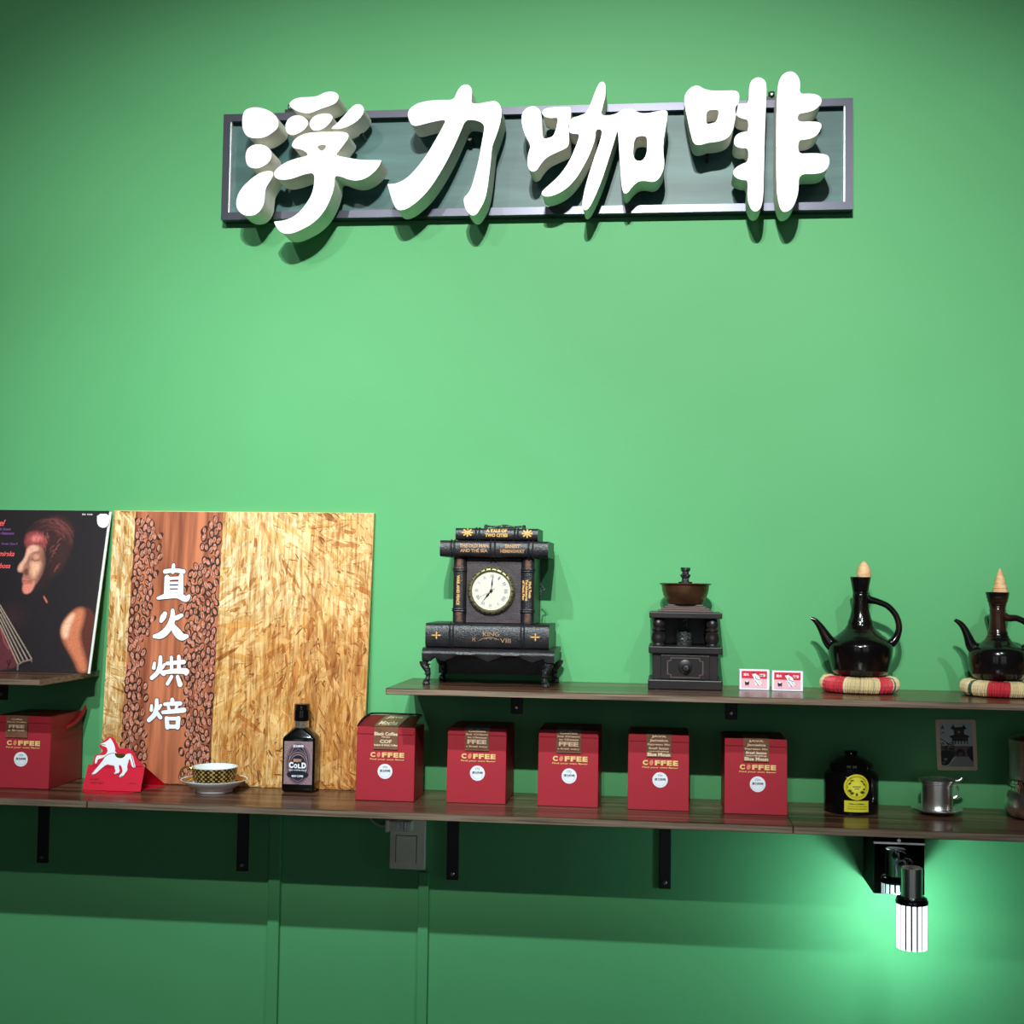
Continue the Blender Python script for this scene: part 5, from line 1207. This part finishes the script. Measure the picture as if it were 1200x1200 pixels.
bm = B(); box(bm, pl0+.006, pr0, -.034, -.0095, pb, pt, .003); box(bm, pl0, pl0+.007, -.036, -.014, pb-.001, pt+.0015, .0015)
obj('plug_body', bm, M['plastic'], pg)
bm = B(); xm = pl0+(pr0-pl0)*.5
box(bm, xm-.001, xm+.001, -.0362, -.0335, pb+.002, pt-.001); box(bm, xm+.007, xm+.0085, -.0362, -.0335, pb+.002, pt-.001); box(bm, xm+.011, xm+.017, -.0372, -.0335, pb+.001, pt, .001)
obj('plug_ribs', bm, M['bead'], pg)
bm = B(); zc_ = (pb+pt)/2
tube(bm, [(pl0+.002, -.024, zc_-.001, .0026), (pl0-.010, -.024, zc_-.002, .0026), (pl0-.024, -.020, zc_+.003, .0026), (pl0-.033, -.016, zc_+.014, .0026), (pl0-.036, -.012, ZB-.0035, .0026)], 8); obj('cable', bm, M['cable'], pg, True)

# ------------------------------------------------------------------ wall lamp
wl = thing('wall_lamp', 'lit reading lamp with mirror box and ribbed glowing tube under shelf', 'wall lamp', (.42, 0, 1.0))
ym = -.118; X0, X1 = at(1023.6, 1000, ym).x, at(1083.5, 1000, ym).x; Zb = at(1050, 1048, ym).z
bm = B(); box(bm, X0, X1, ym+.001, -.0003, Zb, ZB-.006, .001); obj('wall_box', bm, mat('matt black box', (10, 10, 11), .8, spec=.1), wl)
bm = B(); box(bm, X0+.0005, X1-.0005, ym-.002, ym+.001, Zb+.0005, at(1050, 989, ym).z, .0006); obj('mirror_plate', bm, M['mirror'], wl)
bm = B(); box(bm, X0, X1, ym-.0025, ym+.001, at(1050, 989, ym).z, at(1050, 987, ym).z); lathe(bm, [(.0035, 0), (.003, -.002)], ((X0+X1)/2, ym, at(1053, 985, ym).z), 14, 'Y'); obj('top_trim', bm, M['steel'], wl)
yl = -.198; lx = at(1068.5, 1040, yl).x
Zt0, Zt1 = at(1068, 1050, yl).z, at(1068, 1016, yl).z
bm = B(); tube(bm, [((X0+X1)/2+.006, ym-.001, at(1060, 1012, ym).z, .008), ((X0+X1)/2+.010, ym-.03, Zt1-.004, .008), (lx, yl+.012, Zt1-.010, .009), (lx, yl, Zt1-.014, .010)], 14); obj('swivel_arm', bm, M['black'], wl, True)
hr = (at(1081, 1030, yl).x-at(1056, 1030, yl).x)/2
bm = B(); lathe(bm, [(hr-.002, Zt0-.0005), (hr, Zt0), (hr, Zt1-.001), (hr-.002, Zt1), (hr-.006, Zt1+.0005)], (lx, yl, 0), 40); obj('lamp_holder', bm, M['steel'], wl, True)
rz0, rz1 = at(1068, 1058.5, yl).z, at(1068, 1050.2, yl).z; rr = (at(1087, 1050, yl).x-at(1049, 1050, yl).x)/2
bm = B(); lathe(bm, [(rr-.003, rz0), (rr, rz0), (rr+.0005, rz0+.004), (rr-.002, rz1-.002), (rr-.006, rz1)], (lx, yl, 0), 44); cr_ = obj('collar', bm, M['black'], wl, True)
bz0 = at(1070, 1111, yl).z; br_ = rr-.002
bm = B(); lathe(bm, [(br_-.0007, bz0+.001), (br_-.0007, rz0)], (lx, yl, 0), 32); bc = obj('diffuser_core', bm, M['bulbcore'], wl, True)
ns = 16
for k_2 in range(ns):
    bm = B(); a0_ = 2*PI*k_2/ns; da = 2*PI/ns*.33
    q = [bm.verts.new((lx+r*math.cos(a), yl+r*math.sin(a), z)) for z in (bz0, rz0-.0002) for r, a in ((br_-.0008, a0_-da), (br_, a0_-da*.94), (br_, a0_+da*.94), (br_-.0008, a0_+da))]
    for i in range(4): bm.faces.new((q[i], q[(i+1) % 4], q[4+(i+1) % 4], q[4+i]))
    bm.faces.new(q[:4][::-1]); bm.faces.new(q[4:])
    obj('light_rib', bm, M['bulb'], wl)

bm = B(); lathe(bm, [(br_-.0034, bz0+.0006), (br_-.0034, bz0+.0012)], (lx, yl, 0), 32); obj('end_diffuser', bm, M['bulb'], wl)

for (px_, py_, pz_, wt) in ((lx, yl+br_+.016, (bz0+rz0)/2-.01, 2.0), (lx, yl, bz0-.016, .75)):
    l = bpy.data.lights.new('lamp_light', 'POINT'); l.energy = wt; l.shadow_soft_size = .012; l.color = (.62, .96, 1.0)
    o = bpy.data.objects.new('lamp_light', l); C.objects.link(o); o.location = (px_, py_, pz_)
